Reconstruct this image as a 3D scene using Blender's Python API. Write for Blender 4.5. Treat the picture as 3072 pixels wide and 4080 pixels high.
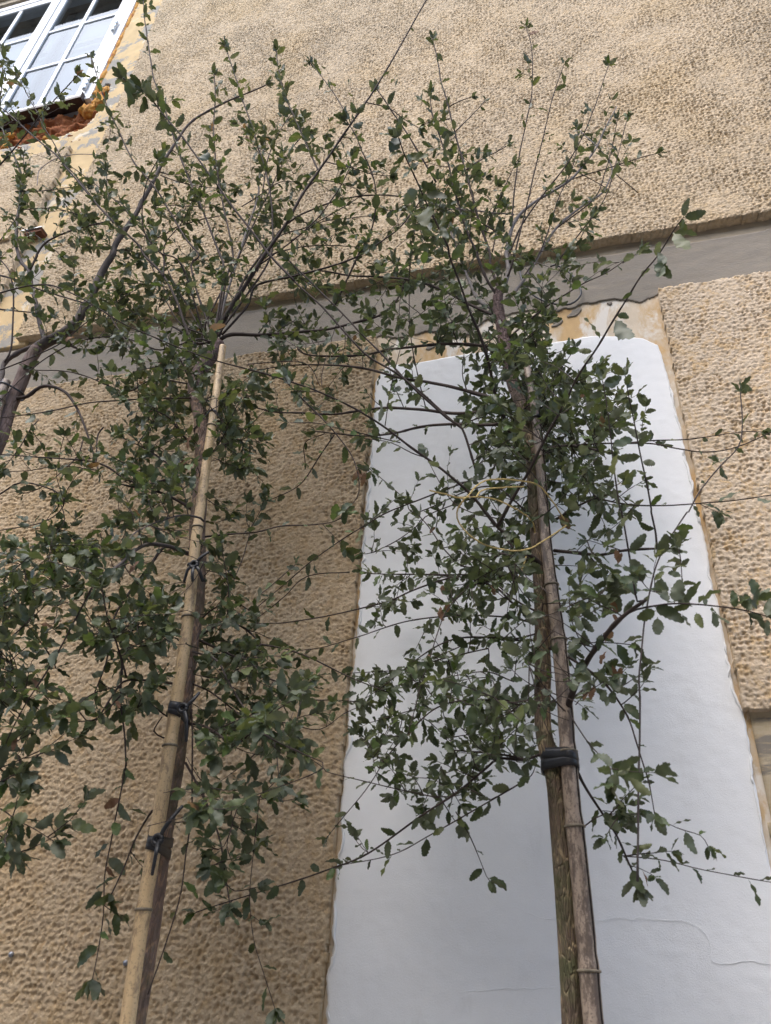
import bpy, math, random
import numpy as np
from mathutils import Matrix, Vector

random.seed(7); rng = np.random.default_rng(11)
scene = bpy.context.scene
for o in list(bpy.data.objects): bpy.data.objects.remove(o)

# ------------------------------------------------------------------ camera
IMG_W, IMG_H, FOC = 3072.0, 4080.0, 2990.0       # photograph size and focal length in its pixels
DIST, EYE = 2.3, 1.6                              # camera to wall, eye height (metres)
yaw, pitch, roll = map(math.radians, (-16.2, 32.2, 3.57))
fw = np.array([math.sin(yaw)*math.cos(pitch), math.cos(yaw)*math.cos(pitch), math.sin(pitch)])
rt = np.array([math.cos(yaw), -math.sin(yaw), 0.0]); up = np.cross(rt, fw)
AX = math.cos(roll)*rt + math.sin(roll)*up; AY = -math.sin(roll)*rt + math.cos(roll)*up
CAM = np.array([0.0, -DIST, EYE])
cam_d = bpy.data.cameras.new('camera'); cam = bpy.data.objects.new('camera', cam_d)
scene.collection.objects.link(cam); scene.camera = cam
cam_d.sensor_fit = 'VERTICAL'; cam_d.sensor_height = 32.0; cam_d.lens = 32.0*FOC/IMG_H
cam_d.clip_start = 0.02; cam_d.clip_end = 500
cam.matrix_world = Matrix(((AX[0], AY[0], -fw[0], CAM[0]), (AX[1], AY[1], -fw[1], CAM[1]),
                           (AX[2], AY[2], -fw[2], CAM[2]), (0, 0, 0, 1)))
cam_d.dof.use_dof = True; cam_d.dof.focus_distance = 2.9; cam_d.dof.aperture_fstop = 5.6

# ------------------------------------------------------------------ sky, sun, exposure (overcast)
SUN_EL, SUN_AZ = 58.0, 200.0                      # degrees; azimuth from +Y, clockwise
world = bpy.data.worlds.new('World'); scene.world = world; world.use_nodes = True
wn = world.node_tree; bg = wn.nodes['Background']
sky = wn.nodes.new('ShaderNodeTexSky'); sky.sky_type = 'NISHITA'; sky.sun_disc = False
sky.sun_elevation = math.radians(SUN_EL); sky.sun_rotation = math.radians(SUN_AZ)
sky.air_density = 1.0; sky.dust_density = 2.0; sky.ozone_density = 1.0
wn.links.new(sky.outputs[0], bg.inputs[0]); bg.inputs[1].default_value = 0.15
sun_d = bpy.data.lights.new('sun', 'SUN'); sun = bpy.data.objects.new('sun', sun_d)
scene.collection.objects.link(sun); sun_d.energy = 0.9; sun_d.angle = math.radians(55); sun_d.color = (1.0, 0.965, 0.92)
sdir = Vector((math.sin(math.radians(SUN_AZ))*math.cos(math.radians(SUN_EL)),
               math.cos(math.radians(SUN_AZ))*math.cos(math.radians(SUN_EL)), math.sin(math.radians(SUN_EL))))
sun.rotation_euler = sdir.to_track_quat('Z', 'Y').to_euler(); sun.location = (0, -6, 14)
vs = scene.view_settings; vs.view_transform = 'Standard'; vs.look = 'None'; vs.gamma = 1.0
vs.use_curve_mapping = False; vs.exposure = 1.64

# ------------------------------------------------------------------ helpers
col = scene.collection
def P(x, y, off=0.0):
    """a point of the photograph, off metres in front of the wall plane"""
    d = AX*(x-IMG_W/2)/FOC - AY*(y-IMG_H/2)/FOC + fw
    return CAM + d*((DIST-off)/d[1])
def proj(p):
    q = np.asarray(p)-CAM; z = q@fw
    return IMG_W/2+FOC*(q@AX)/z, IMG_H/2-FOC*(q@AY)/z, z

def mesh_np(name, verts, faces, smooth=True, mats=(), midx=None):
    """faces: array (n,3) or (n,4), or a list of arrays"""
    me = bpy.data.meshes.new(name)
    fl = faces if isinstance(faces, list) else [faces]
    fl = [np.asarray(f, dtype=np.int32) for f in fl if len(f)]
    loops = np.concatenate([f.ravel() for f in fl]); tot = np.concatenate([np.full(len(f), f.shape[1], np.int32) for f in fl])
    st = np.concatenate([[0], np.cumsum(tot)[:-1]]).astype(np.int32)
    me.vertices.add(len(verts)); me.vertices.foreach_set('co', np.asarray(verts, dtype=np.float32).ravel())
    me.loops.add(len(loops)); me.loops.foreach_set('vertex_index', loops)
    me.polygons.add(len(tot)); me.polygons.foreach_set('loop_start', st)
    for m in mats: me.materials.append(m)
    if midx is not None: me.polygons.foreach_set('material_index', np.asarray(midx, dtype=np.int32))
    me.polygons.foreach_set('use_smooth', np.full(len(tot), smooth))
    me.update(calc_edges=True); me.validate()
    return me
def obj(name, me, parent=None, kind=None):
    o = bpy.data.objects.new(name, me); col.objects.link(o)
    if parent is not None:
        o.parent = parent; o.matrix_parent_inverse = WM[parent.name].inverted()
    WM[o.name] = Matrix.Identity(4)
    if kind: o['kind'] = kind
    return o
WM = {}
def tag(o, label, cat, group=None):
    o['label'] = label; o['category'] = cat
    if group: o['group'] = group
    return o
def thing(name, label, cat, loc, group=None):
    o = bpy.data.objects.new(name, None); col.objects.link(o); o.location = loc
    o.empty_display_size = 0.1
    WM[o.name] = Matrix.Translation(loc)
    return tag(o, label, cat, group)

def catmull(pts, step):
    pts = np.asarray(pts, float)
    if len(pts) < 3:
        n = max(2, int(np.linalg.norm(pts[-1]-pts[0])/step)+1)
        return pts[0]+(pts[-1]-pts[0])*np.linspace(0, 1, n)[:, None]
    ext = np.vstack([2*pts[0]-pts[1], pts, 2*pts[-1]-pts[-2]]); out = []
    for i in range(1, len(ext)-2):
        p0, p1, p2, p3 = ext[i-1:i+3]
        n = max(1, int(math.ceil(np.linalg.norm(p2-p1)/step)))
        t = (np.arange(n)/n)[:, None]
        out.append(.5*((2*p1)+(p2-p0)*t+(2*p0-5*p1+4*p2-p3)*t*t+(3*p1-p0-3*p2+p3)*t**3))
    out.append(ext[-2][None]); return np.vstack(out)
def tangents(p):
    t = np.gradient(p, axis=0); return t/np.maximum(np.linalg.norm(t, axis=1), 1e-9)[:, None]
def tube(p, r, sides=6, bumps=None, flat=None):
    """quads of a tube along p with radii r, closed at both ends by a point"""
    p = np.asarray(p, float); n = len(p); r = np.broadcast_to(np.asarray(r, float), (n,)); t = tangents(p)
    a = np.cross(t[0], [0.0, 1.0, 0.01]); 
    if np.linalg.norm(a) < 1e-3: a = np.cross(t[0], [1.0, 0, 0])
    A = []
    for i in range(n):
        a = a-t[i]*(a@t[i]); a = a/np.linalg.norm(a); A.append(a)
    A = np.array(A); B = np.cross(t, A)
    th = np.arange(sides)/sides*2*math.pi
    rr = r[:, None]*np.ones((n, sides))
    if bumps is not None: rr = rr*(1+bumps(np.arange(n)[:, None], th[None, :]))
    v = p[:, None, :]+rr[..., None]*(np.cos(th)[None, :, None]*A[:, None, :]+np.sin(th)[None, :, None]*B[:, None, :]*(flat or 1))
    v = v.reshape(-1, 3)
    i = np.arange(n-1)[:, None]*sides; j = np.arange(sides)[None, :]; k = (j+1) % sides
    q = np.stack([i+j, i+k, i+sides+k, i+sides+j], -1).reshape(-1, 4)
    v = np.vstack([v, p[0]-t[0]*r[0]*.3, p[-1]+t[-1]*r[-1]*.6]); c0, c1 = n*sides, n*sides+1
    j = np.arange(sides); k = (j+1) % sides
    tr = np.vstack([np.stack([np.full(sides, c0), k, j], -1), np.stack([np.full(sides, c1), (n-1)*sides+j, (n-1)*sides+k], -1)])
    return v, q, tr
class Soup:
    def __init__(s): s.v = []; s.q = []; s.t = []; s.n = 0; s.mq = []; s.mt = []
    def add(s, v, q=None, t=None, mi=0):
        if q is not None and len(q): s.q.append(np.asarray(q)+s.n); s.mq.append(np.full(len(q), mi))
        if t is not None and len(t): s.t.append(np.asarray(t)+s.n); s.mt.append(np.full(len(t), mi))
        s.v.append(np.asarray(v)); s.n += len(v); return s
    def box(s, x0, x1, y0, y1, z0, z1, mi=0):
        v = np.array([[x, y, z] for z in (z0, z1) for y in (y0, y1) for x in (x0, x1)])
        q = [[0, 2, 3, 1], [4, 5, 7, 6], [0, 1, 5, 4], [2, 6, 7, 3], [0, 4, 6, 2], [1, 3, 7, 5]]
        return s.add(v, np.array(q), None, mi)
    def mesh(s, name, mats, smooth=True):
        fl = []; mi = []
        if s.q: fl.append(np.vstack(s.q)); mi.append(np.concatenate(s.mq))
        if s.t: fl.append(np.vstack(s.t)); mi.append(np.concatenate(s.mt))
        return mesh_np(name, np.vstack(s.v), fl, smooth, mats, np.concatenate(mi))

# noise (numpy)
def _h(ix, iz, s):
    n = (ix.astype(np.int64)*374761393+iz.astype(np.int64)*668265263+s*974634407) & 0xffffffff
    n = ((n ^ (n >> 13))*1274126177) & 0xffffffff; n = n ^ (n >> 16)
    return (n & 0xffffff)/float(0xffffff)
def vnoise(x, z, s=0):
    ix, iz = np.floor(x), np.floor(z); fx, fz = x-ix, z-iz; fx = fx*fx*(3-2*fx); fz = fz*fz*(3-2*fz)
    a, b, c, d = _h(ix, iz, s), _h(ix+1, iz, s), _h(ix, iz+1, s), _h(ix+1, iz+1, s)
    return (a*(1-fx)+b*fx)*(1-fz)+(c*(1-fx)+d*fx)*fz-.5
def fbm(x, z, s=0, o=3):
    r = 0; k = 1.0
    for i in range(o): r = r+k*vnoise(x*2**i, z*2**i, s+i*17); k *= .5
    return r
def worley(x, z, s=0):
    ix, iz = np.floor(x), np.floor(z); f1 = np.full(x.shape, 9.0); f2 = np.full(x.shape, 9.0); sz = np.zeros(x.shape)
    for dx in (-1, 0, 1):
        for dz in (-1, 0, 1):
            cx, cz = ix+dx, iz+dz
            px = cx+.15+.7*_h(cx, cz, s); pz = cz+.15+.7*_h(cx, cz, s+5); d = np.hypot(px-x, pz-z)
            rr = _h(cx, cz, s+9); m = d < f1
            f2 = np.where(m, f1, np.minimum(f2, d)); sz = np.where(m, rr, sz); f1 = np.where(m, d, f1)
    return f1, f2, sz
def sheet(name, x0, x1, z0, z1, cell, yfun, mask, mats, parent, back=0.04, kind=None, fade=None):
    """a sheet in the wall: grid cells inside the mask, y from yfun, edges turned back into the wall"""
    nx, nz = int(round((x1-x0)/cell)), int(round((z1-z0)/cell))
    gx, gz = np.meshgrid(np.linspace(x0, x1, nx+1), np.linspace(z0, z1, nz+1))
    cx = (gx[:-1, :-1]+gx[1:, 1:])/2; cz = (gz[:-1, :-1]+gz[1:, 1:])/2
    M = mask(cx, cz); vid = np.arange((nx+1)*(nz+1)).reshape(nz+1, nx+1)
    q = np.stack([vid[:-1, :-1], vid[:-1, 1:], vid[1:, 1:], vid[1:, :-1]], -1)[M]
    used = np.zeros((nx+1)*(nz+1), bool); used[q.ravel()] = True
    X, Z = gx.ravel()[used], gz.ravel()[used]; Yv = yfun(X, Z)
    re = np.full(len(used), -1, np.int64); re[used] = np.arange(used.sum()); q = re[q]
    v = np.stack([X, Yv, Z], -1)
    Mp = np.pad(M, 1); E = []
    for dz, dx, a, b in ((-1, 0, 0, 1), (0, 1, 1, 2), (1, 0, 2, 3), (0, -1, 3, 0)):
        nb = Mp[1+dz:1+dz+nz, 1+dx:1+dx+nx]; e = M & ~nb
        vv = np.stack([vid[:-1, :-1], vid[:-1, 1:], vid[1:, 1:], vid[1:, :-1]], -1)[e]
        E.append(np.stack([vv[:, a], vv[:, b]], -1))
    E = re[np.vstack(E)]
    bidx = np.unique(E); mp = np.full(len(v), -1, np.int64); mp[bidx] = len(v)+np.arange(len(bidx))
    bv = v[bidx].copy(); bv[:, 1] += back
    sk = np.stack([E[:, 1], E[:, 0], mp[E[:, 0]], mp[E[:, 1]]], -1)
    me = mesh_np(name, np.vstack([v, bv]), np.vstack([q, sk]), True, mats)
    return obj(name, me, parent, kind)

# ------------------------------------------------------------------ materials
def new_mat(name):
    m = bpy.data.materials.new(name); m.use_nodes = True
    return m, m.node_tree, m.node_tree.nodes['Principled BSDF']
def nd(nt, t, **k):
    n = nt.nodes.new('ShaderNode'+t)
    for a, b in k.items(): setattr(n, a, b)
    return n
def noise(nt, scale, detail=4, rough=.55, vec=None, dist=0):
    n = nd(nt, 'TexNoise'); n.inputs['Scale'].default_value = scale; n.inputs['Detail'].default_value = detail
    n.inputs['Roughness'].default_value = rough; n.inputs['Distortion'].default_value = dist
    if vec is not None: nt.links.new(vec, n.inputs['Vector'])
    return n.outputs['Fac']
def ramp(nt, fac, stops):
    r = nd(nt, 'ValToRGB'); e = r.color_ramp.elements
    while len(e) < len(stops): e.new(.5)
    for i, (p, c) in enumerate(stops):
        e[i].position = p; e[i].color = (c, c, c, 1) if isinstance(c, (int, float)) else (*c, 1)
    nt.links.new(fac, r.inputs[0]); return r.outputs[0]
def mix(nt, fac, a, b, mode='MIX'):
    m = nd(nt, 'Mix', data_type='RGBA', blend_type=mode)
    for s, v in ((m.inputs[0], fac), (m.inputs[6], a), (m.inputs[7], b)):
        if hasattr(v, 'links'): nt.links.new(v, s)
        elif isinstance(v, (int, float)): s.default_value = v
        else: s.default_value = (*v, 1)
    return m.outputs[2]
def coords(nt, scale=(1, 1, 1)):
    t = nd(nt, 'TexCoord'); mp = nd(nt, 'Mapping'); mp.inputs['Scale'].default_value = scale
    nt.links.new(t.outputs['Object'], mp.inputs[0]); return mp.outputs[0]
def bump(nt, bs, h, strength, dist):
    b = nd(nt, 'Bump'); b.inputs['Strength'].default_value = strength; b.inputs['Distance'].default_value = dist
    nt.links.new(h, b.inputs['Height']); nt.links.new(b.outputs[0], bs.inputs['Normal']); return b
def plain(name, c, rough=.6, metal=0.0, nscale=0, namt=.15, bscale=0, bdist=.001):
    m, nt, bs = new_mat(name); bs.inputs['Roughness'].default_value = rough; bs.inputs['Metallic'].default_value = metal
    bs.inputs['Base Color'].default_value = (*c, 1)
    if rough > .7: bs.inputs['Specular IOR Level'].default_value = .2
    v = coords(nt)
    if nscale:
        f = noise(nt, nscale, 5, .6, v)
        nt.links.new(mix(nt, ramp(nt, f, [(.3, 0.0), (.7, 1.0)]), tuple(x*(1-namt) for x in c), tuple(min(1, x*(1+namt)) for x in c)), bs.inputs['Base Color'])
    if bscale: bump(nt, bs, noise(nt, bscale, 4, .6, v), .6, bdist)
    return m
def stucco_mat(name, base, light, ochre, grey, w_ochre, w_grey):
    m, nt, bs = new_mat(name); bs.inputs['Roughness'].default_value = .92; bs.inputs['Specular IOR Level'].default_value = .2
    v = coords(nt)
    c = mix(nt, ramp(nt, noise(nt, 45, 6, .7, v), [(.38, 0.0), (.62, 1.0)]), base, light)
    c = mix(nt, ramp(nt, noise(nt, 20, 7, .75, v, .8), [(.50, 0.0), (.60, w_ochre)]), c, ochre)
    big = noise(nt, 1.1, 7, .7, coords(nt, (1, 1, .6)), .4)
    fine = noise(nt, 55, 4, .65, v)
    c = mix(nt, mix(nt, 1.0, ramp(nt, big, [(.44, .12), (.60, 1.0)]), ramp(nt, fine, [(.42, 0.0), (.56, w_grey)]), 'MULTIPLY'), c, grey)
    c = mix(nt, ramp(nt, noise(nt, 2.3, 5, .6, v), [(.50, 0.0), (.66, .35)]), c, ochre)
    nt.links.new(c, bs.inputs['Base Color'])
    vor = nd(nt, 'TexVoronoi'); vor.inputs['Scale'].default_value = 95; nt.links.new(v, vor.inputs['Vector'])
    h = mix(nt, .55, ramp(nt, vor.outputs['Distance'], [(.15, 0.0), (.5, 1.0)]), noise(nt, 260, 5, .7, v))
    bump(nt, bs, h, .65, .005); return m
M_stucco_up = stucco_mat('pitted_stucco_upper', (.505, .385, .245), (.63, .500, .345), (.53, .375, .195), (.31, .255, .185), .4, .5)
M_stucco_lo = stucco_mat('pitted_stucco_lower', (.44, .332, .208), (.535, .420, .28), (.39, .26, .122), (.31, .24, .17), .55, .5)
M_stucco_rt = stucco_mat('pitted_stucco_right', (.54, .425, .295), (.67, .545, .405), (.53, .36, .18), (.42, .34, .25), .8, .3)
def layered(name, a, b, edge0, edge1, scale, c=None, fscale=14, rough=.9, bd=.002, stretch=(1, 1, 1), e2=(.6, .66)):
    """paint a, showing b where it has flaked off, flecks of c"""
    m, nt, bs = new_mat(name); bs.inputs['Roughness'].default_value = rough; bs.inputs['Specular IOR Level'].default_value = .25
    v = coords(nt, stretch)
    aa = mix(nt, ramp(nt, noise(nt, 9, 5, .6, v), [(.3, 0.0), (.7, 1.0)]), tuple(x*.86 for x in a), tuple(min(1, x*1.1) for x in a))
    bb = mix(nt, noise(nt, 40, 4, .6, v), tuple(x*.8 for x in b), tuple(x*1.15 for x in b))
    k = ramp(nt, noise(nt, scale, 9, .68, v, .3), [(edge0, 0.0), (edge1, 1.0)])
    col_ = mix(nt, k, aa, bb)
    if c is not None: col_ = mix(nt, ramp(nt, noise(nt, fscale, 8, .7, v, .5), [(e2[0], 0.0), (e2[1], 1.0)]), col_, c)
    nt.links.new(col_, bs.inputs['Base Color'])
    h = mix(nt, .45 if edge1-edge0 < .1 else .1, noise(nt, 120, 5, .7, v), k)
    bump(nt, bs, h, .5, bd); return m
M_surround = layered('flaking_ochre_paint', (.60, .44, .235), (.33, .305, .26), .515, .54, 3.6, (.66, .57, .42), 7, e2=(.60, .63))
M_niche = layered('old_cream_plaster', (.62, .52, .39), (.56, .38, .19), .46, .58, 5, (.70, .65, .57), 8, e2=(.50, .58), stretch=(1, 1, .45))
M_cement = layered('grey_cement_render', (.275, .243, .200), (.25, .22, .182), .35, .65, 9, (.29, .25, .195), 14, bd=.008, stretch=(.6, 1, 2.0), e2=(.45, .70))
M_frieze = layered('beige_plaster', (.43, .355, .255), (.34, .28, .205), .46, .58, 5, (.27, .235, .19), 9, stretch=(.5, 1, 2), e2=(.56, .62))
M_lowplaster = layered('smooth_tan_plaster', (.50, .41, .28), (.24, .21, .17), .54, .58, 3.2, (.44, .35, .22), 12, stretch=(.5, 1, 2.5), e2=(.5, .6))
def white_plaster():
    m, nt, bs = new_mat('fresh_white_plaster'); bs.inputs['Roughness'].default_value = .75; bs.inputs['Specular IOR Level'].default_value = .25
    v = coords(nt)
    c = mix(nt, ramp(nt, noise(nt, 1.8, 6, .6, v), [(.3, 0.0), (.75, 1.0)]), (.845, .845, .83), (.79, .79, .78))
    c = mix(nt, ramp(nt, noise(nt, 9, 8, .75, coords(nt, (1, 1, .35))), [(.56, 0.0), (.72, .30)]), c, (.60, .59, .56))
    nt.links.new(c, bs.inputs['Base Color'])
    h = mix(nt, .35, noise(nt, 3.5, 3, .5, coords(nt, (1, 1, 2.5))), noise(nt, 260, 4, .7, v))
    bump(nt, bs, h, .5, .005); return m
M_white = white_plaster()
M_frame = plain('white_window_paint', (.66, .665, .67), .4, 0, 30, .04)
M_sill = plain('dark_brown_metal', (.035, .022, .018), .45, .3, 20, .3)
M_hinge = plain('zinc_metal', (.55, .57, .58), .35, .9, 60, .3)
M_brick = layered('broken_red_masonry', (.30, .105, .035), (.20, .06, .02), .45, .6, 14, (.42, .22, .10), 18, bd=.012)
M_foam = layered('orange_foam', (.58, .29, .06), (.36, .12, .03), .5, .66, 16, None, bd=.01, rough=.8)
M_brightener = plain('grey_brightener', (.58, .61, .64), .9)
M_room = plain('dim_room', (.6, .6, .6), .9)
M_rust = plain('rusted_sheet', (.16, .07, .04), .8, .2, 40, .5, 90, .002)
M_black = plain('black_rubber', (.018, .018, .020), .38, 0, 40, .3, 300, .0008)
M_cable = plain('black_cable', (.03, .03, .032), .5)
M_twine = plain('yellow_twine', (.52, .39, .16), .8, 0, 90, .3, 500, .001)
M_anchor = plain('grey_anchor', (.25, .26, .28), .5, .6, 60, .2)
def glass_mat():
    m, nt, bs = new_mat('window_glass'); nt.nodes.remove(bs)
    out = [n for n in nt.nodes if n.type == 'OUTPUT_MATERIAL'][0]
    tr = nd(nt, 'BsdfTransparent'); tr.inputs[0].default_value = (.86, .89, .90, 1)
    gl = nd(nt, 'BsdfGlossy'); gl.inputs['Roughness'].default_value = .01; gl.inputs[0].default_value = (.40, .44, .49, 1)
    fr = nd(nt, 'Fresnel'); fr.inputs[0].default_value = 1.9
    mx = nd(nt, 'MixShader'); nt.links.new(fr.outputs[0], mx.inputs[0]); nt.links.new(tr.outputs[0], mx.inputs[1]); nt.links.new(gl.outputs[0], mx.inputs[2])
    nt.links.new(mx.outputs[0], out.inputs[0]); return m
M_glass = glass_mat()
def leaf_mat(name, top, under, rough=.42):
    top = tuple(x*1.16 for x in top); under = tuple(x*1.16 for x in under)
    m, nt, bs = new_mat(name)
    v = coords(nt); geo = nd(nt, 'NewGeometry'); pos = geo.outputs['Position']
    f = ramp(nt, noise(nt, 21, 3, .6, pos), [(.3, 0.0), (.7, 1.0)])
    t = mix(nt, f, tuple(x*.68 for x in top), tuple(x*1.35 for x in top))
    u = mix(nt, f, tuple(x*.75 for x in under), tuple(x*1.25 for x in under))
    nt.links.new(mix(nt, geo.outputs['Backfacing'], t, u), bs.inputs['Base Color'])
    bs.inputs['Roughness'].default_value = rough; bs.inputs['Specular IOR Level'].default_value = .32
    tl = nd(nt, 'BsdfTranslucent'); tl.inputs[0].default_value = (top[0]*1.9, top[1]*1.9, top[2]*.9, 1)
    mx = nd(nt, 'MixShader'); mx.inputs[0].default_value = .22
    out = [n for n in nt.nodes if n.type == 'OUTPUT_MATERIAL'][0]
    nt.links.new(bs.outputs[0], mx.inputs[1]); nt.links.new(tl.outputs[0], mx.inputs[2]); nt.links.new(mx.outputs[0], out.inputs[0])
    return m
LEAF_M = [leaf_mat('leaf_dark_green', (.040, .052, .026), (.098, .112, .074), .45),
          leaf_mat('leaf_green', (.054, .071, .031), (.112, .127, .080), .45),
          leaf_mat('leaf_grey_green', (.080, .093, .060), (.150, .164, .122), .5),
          leaf_mat('leaf_olive', (.082, .096, .036), (.138, .148, .080), .45),
          leaf_mat('leaf_dead_brown', (.16, .092, .060), (.24, .16, .12), .75),
          leaf_mat('leaf_fresh_green', (.068, .100, .032), (.120, .144, .076), .45)]
def bark(name, c0, c1, c2, moss, mossw, s=1.0, bd=.006, young=None):
    m, nt, bs = new_mat(name); bs.inputs['Roughness'].default_value = .85; bs.inputs['Specular IOR Level'].default_value = .25
    v = coords(nt, (1, 1, .2)); v2 = coords(nt)
    vor = nd(nt, 'TexVoronoi', feature='DISTANCE_TO_EDGE'); vor.inputs['Scale'].default_value = 150*s
    w = nd(nt, 'Mix', data_type='VECTOR'); w.inputs[0].default_value = .03
    n0 = nd(nt, 'TexNoise'); n0.inputs['Scale'].default_value = 30; nt.links.new(v, n0.inputs['Vector'])
    nt.links.new(v, w.inputs[4]); nt.links.new(n0.outputs['Color'], w.inputs[5]); nt.links.new(w.outputs[1], vor.inputs['Vector'])
    crack = ramp(nt, vor.outputs['Distance'], [(.04, 1.0), (.16, 0.0)])
    c = mix(nt, ramp(nt, noise(nt, 35*s, 6, .7, v), [(.3, 0.0), (.7, 1.0)]), c0, c1)
    c = mix(nt, mix(nt, 1.0, crack, ramp(nt, noise(nt, 25, 3, .5, v2), [(.4, 0.0), (.6, 1.0)]), 'MULTIPLY'), c, c2)
    c = mix(nt, ramp(nt, noise(nt, 9, 6, .75, v2), [(.45, 0.0), (.62, mossw)]), c, moss)
    if young:
        sx = nd(nt, 'SeparateXYZ'); nt.links.new(v2, sx.inputs[0]); mr = nd(nt, 'MapRange'); mr.inputs[1].default_value = young[0]; mr.inputs[2].default_value = young[1]; nt.links.new(sx.outputs[2], mr.inputs[0])
        c = mix(nt, mr.outputs[0], c, mix(nt, ramp(nt, noise(nt, 60, 5, .7, coords(nt, (.5, .5, 1.6))), [(.4, 0.0), (.6, 1.0)]), (.13, .085, .078), (.23, .165, .15)))
    nt.links.new(c, bs.inputs['Base Color'])
    bump(nt, bs, mix(nt, .5, ramp(nt, vor.outputs['Distance'], [(0.0, 0.0), (.16, 1.0)]), noise(nt, 150, 5, .7, v)), .9, bd); return m
M_barkR = bark('mossy_corky_bark', (.115, .082, .060), (.20, .145, .105), (.44, .33, .20), (.105, .115, .050), .75, .9, .010, (3.0, 3.35))
M_barkL = bark('brown_fissured_bark', (.16, .115, .095), (.27, .195, .16), (.46, .30, .20), (.10, .105, .045), .5, .8, .006, (3.25, 3.5))
M_barkU = bark('smooth_purple_grey_bark', (.15, .105, .095), (.24, .175, .155), (.10, .07, .06), (.10, .10, .05), .25, .7, .002)
M_twig = plain('dark_brown_twig', (.056, .042, .036), .75, 0, 18, .45, 120, .001)
M_twigP = plain('pale_grey_stem', (.20, .18, .172), .75, 0, 25, .35, 120, .001)
M_twigG = plain('grey_brown_stem', (.085, .070, .064), .75, 0, 20, .4, 120, .001)
def bamboo(name, c0, c1, stain, sw, low=.5, sc=26):
    m, nt, bs = new_mat(name); bs.inputs['Roughness'].default_value = .5
    v = coords(nt, (9, 9, .5)); v2 = coords(nt, (1, 1, .35))
    c = mix(nt, ramp(nt, noise(nt, 8, 6, .65, v), [(.3, 0.0), (.7, 1.0)]), c0, c1)
    c = mix(nt, ramp(nt, noise(nt, sc, 8, .78, v2), [(low, 0.0), (low+.07, sw)]), c, stain)
    c = mix(nt, ramp(nt, noise(nt, 170, 3, .6, coords(nt)), [(.56, 0.0), (.64, .6)]), c, stain)
    nt.links.new(c, bs.inputs['Base Color'])
    bump(nt, bs, noise(nt, 20, 5, .6, v), .3, .001); return m
M_bamL = bamboo('straw_bamboo', (.52, .36, .185), (.66, .48, .27), (.25, .17, .10), .8, .52, 45)
M_bamR = bamboo('weathered_bamboo', (.24, .18, .135), (.42, .33, .25), (.095, .068, .052), .85, .48, 40)
M_node = plain('bamboo_node', (.20, .165, .115), .7, 0, 60, .5, 120, .002)
M_groove = plain('bamboo_split', (.02, .015, .012), .9)
M_pave = plain('grey_paving', (.24, .23, .22), .9, 0, 3, .15, 60, .003)
M_soil = plain('dark_soil', (.06, .045, .032), .95, 0, 12, .35, 30, .02)
M_render = plain('added_side_render', (.45, .40, .33), .9, 0, 2, .12)
M_roof = plain('eave_boards', (.60, .58, .55), .8, 0, 6, .25)

# ------------------------------------------------------------------ ground
def flat(name, x0, x1, y0, y1, z, m, kind='structure', parent=None):
    o = obj(name, mesh_np(name, [(x0, y0, z), (x1, y0, z), (x1, y1, z), (x0, y1, z)], np.array([[0, 1, 2, 3]]), False, [m]), parent)
    if kind: o['kind'] = kind
    return o
flat('pavement', -60, 60, -60, .1, 0.0, M_pave)
bed = Soup().box(-6, 4, -.85, -.02, -.05, .012); b_ = obj('planting_bed', bed.mesh('planting_bed', [M_soil]), None, 'structure')

# street side added unseen behind the camera, sized to take away low sky
s = Soup().box(-26, 22, -12, -8.0, 0, 8.8)
for k in range(12):
    for z in (1.0, 4.3, 7.0): s.box(-24+k*3.8, -22.8+k*3.8, -8.0, -7.96, z, z+1.7, 1)
obj('added_street_side', s.mesh('added_street_side', [M_render, M_sill], False), None, 'structure')
# ------------------------------------------------------------------ the building
bld = thing('building', 'old building with pitted tan stucco, a fresh white plaster patch and a white casement window', 'building', (0, 0, 0))
WX0, WX1, WZ0, WZ1 = -4.81, -3.047, 6.84, 8.93          # window opening
def inview(x, z, m=420):
    q = np.stack([x, np.zeros_like(x), z], -1)-CAM; zc = q@fw
    u = IMG_W/2+FOC*(q@AX)/zc; v = IMG_H/2-FOC*(q@AY)/zc
    return (zc > .2) & (u > -m) & (u < IMG_W+m) & (v > -m) & (v < IMG_H+m)
bk = Soup()
for a in ((-9, WX0, .05, .30, 0, 12.2), (WX1, 6, .05, .30, 0, 12.2), (WX0, WX1, .05, .30, 0, WZ0-.35), (WX0, WX1, .05, .30, WZ1, 12.2)): bk.box(*a)
obj('core_wall', bk.mesh('core_wall', [M_frieze], False), bld)
# pitted stucco
def pits(x, z, cell, depth, seed, rnd=.55, worm=0.0):
    wx = x+.007*fbm(x/.03, z/.03, seed+3, 2)+worm*fbm(x/.045, z/.045, seed+13, 2); wz = z+.006*fbm(x/.03, z/.03, seed+4, 2)+worm*fbm(x/.045, z/.045, seed+14, 2)
    f1, f2, sz = worley(wx/cell, wz/cell, seed)
    rad = .34+.22*sz
    pit = np.clip((rad-f1)/(rad*.75), 0, 1); pit = pit*pit*(3-2*pit)
    ridge = np.clip(1-(f2-f1)/.40, 0, 1)
    keep = .45+1.1*np.clip(fbm(x/.16, z/.16, seed+8, 3)+.5, 0, 1)*rnd*1.3
    return depth*keep*(pit*(.35+1.0*sz)-.35*ridge)+.45*depth*fbm(x/.016, z/.016, seed+6, 3)+.007*fbm(x/.30, z/.30, seed+7, 2)
def edge_noise(t, s): return .010*fbm(t/.05, t*0, s, 3)
sheet('stucco_panel', -2.755, 2.0, 4.375, 8.3, .0042, lambda x, z: -.045+pits(x, z, .0168, .0062, 1),
      lambda x, z: inview(x, z, 300) & (z > 4.39+edge_noise(x, 5)*.6) & (x > -2.75+edge_noise(z, 6)), [M_stucco_up], bld, .05)
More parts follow.
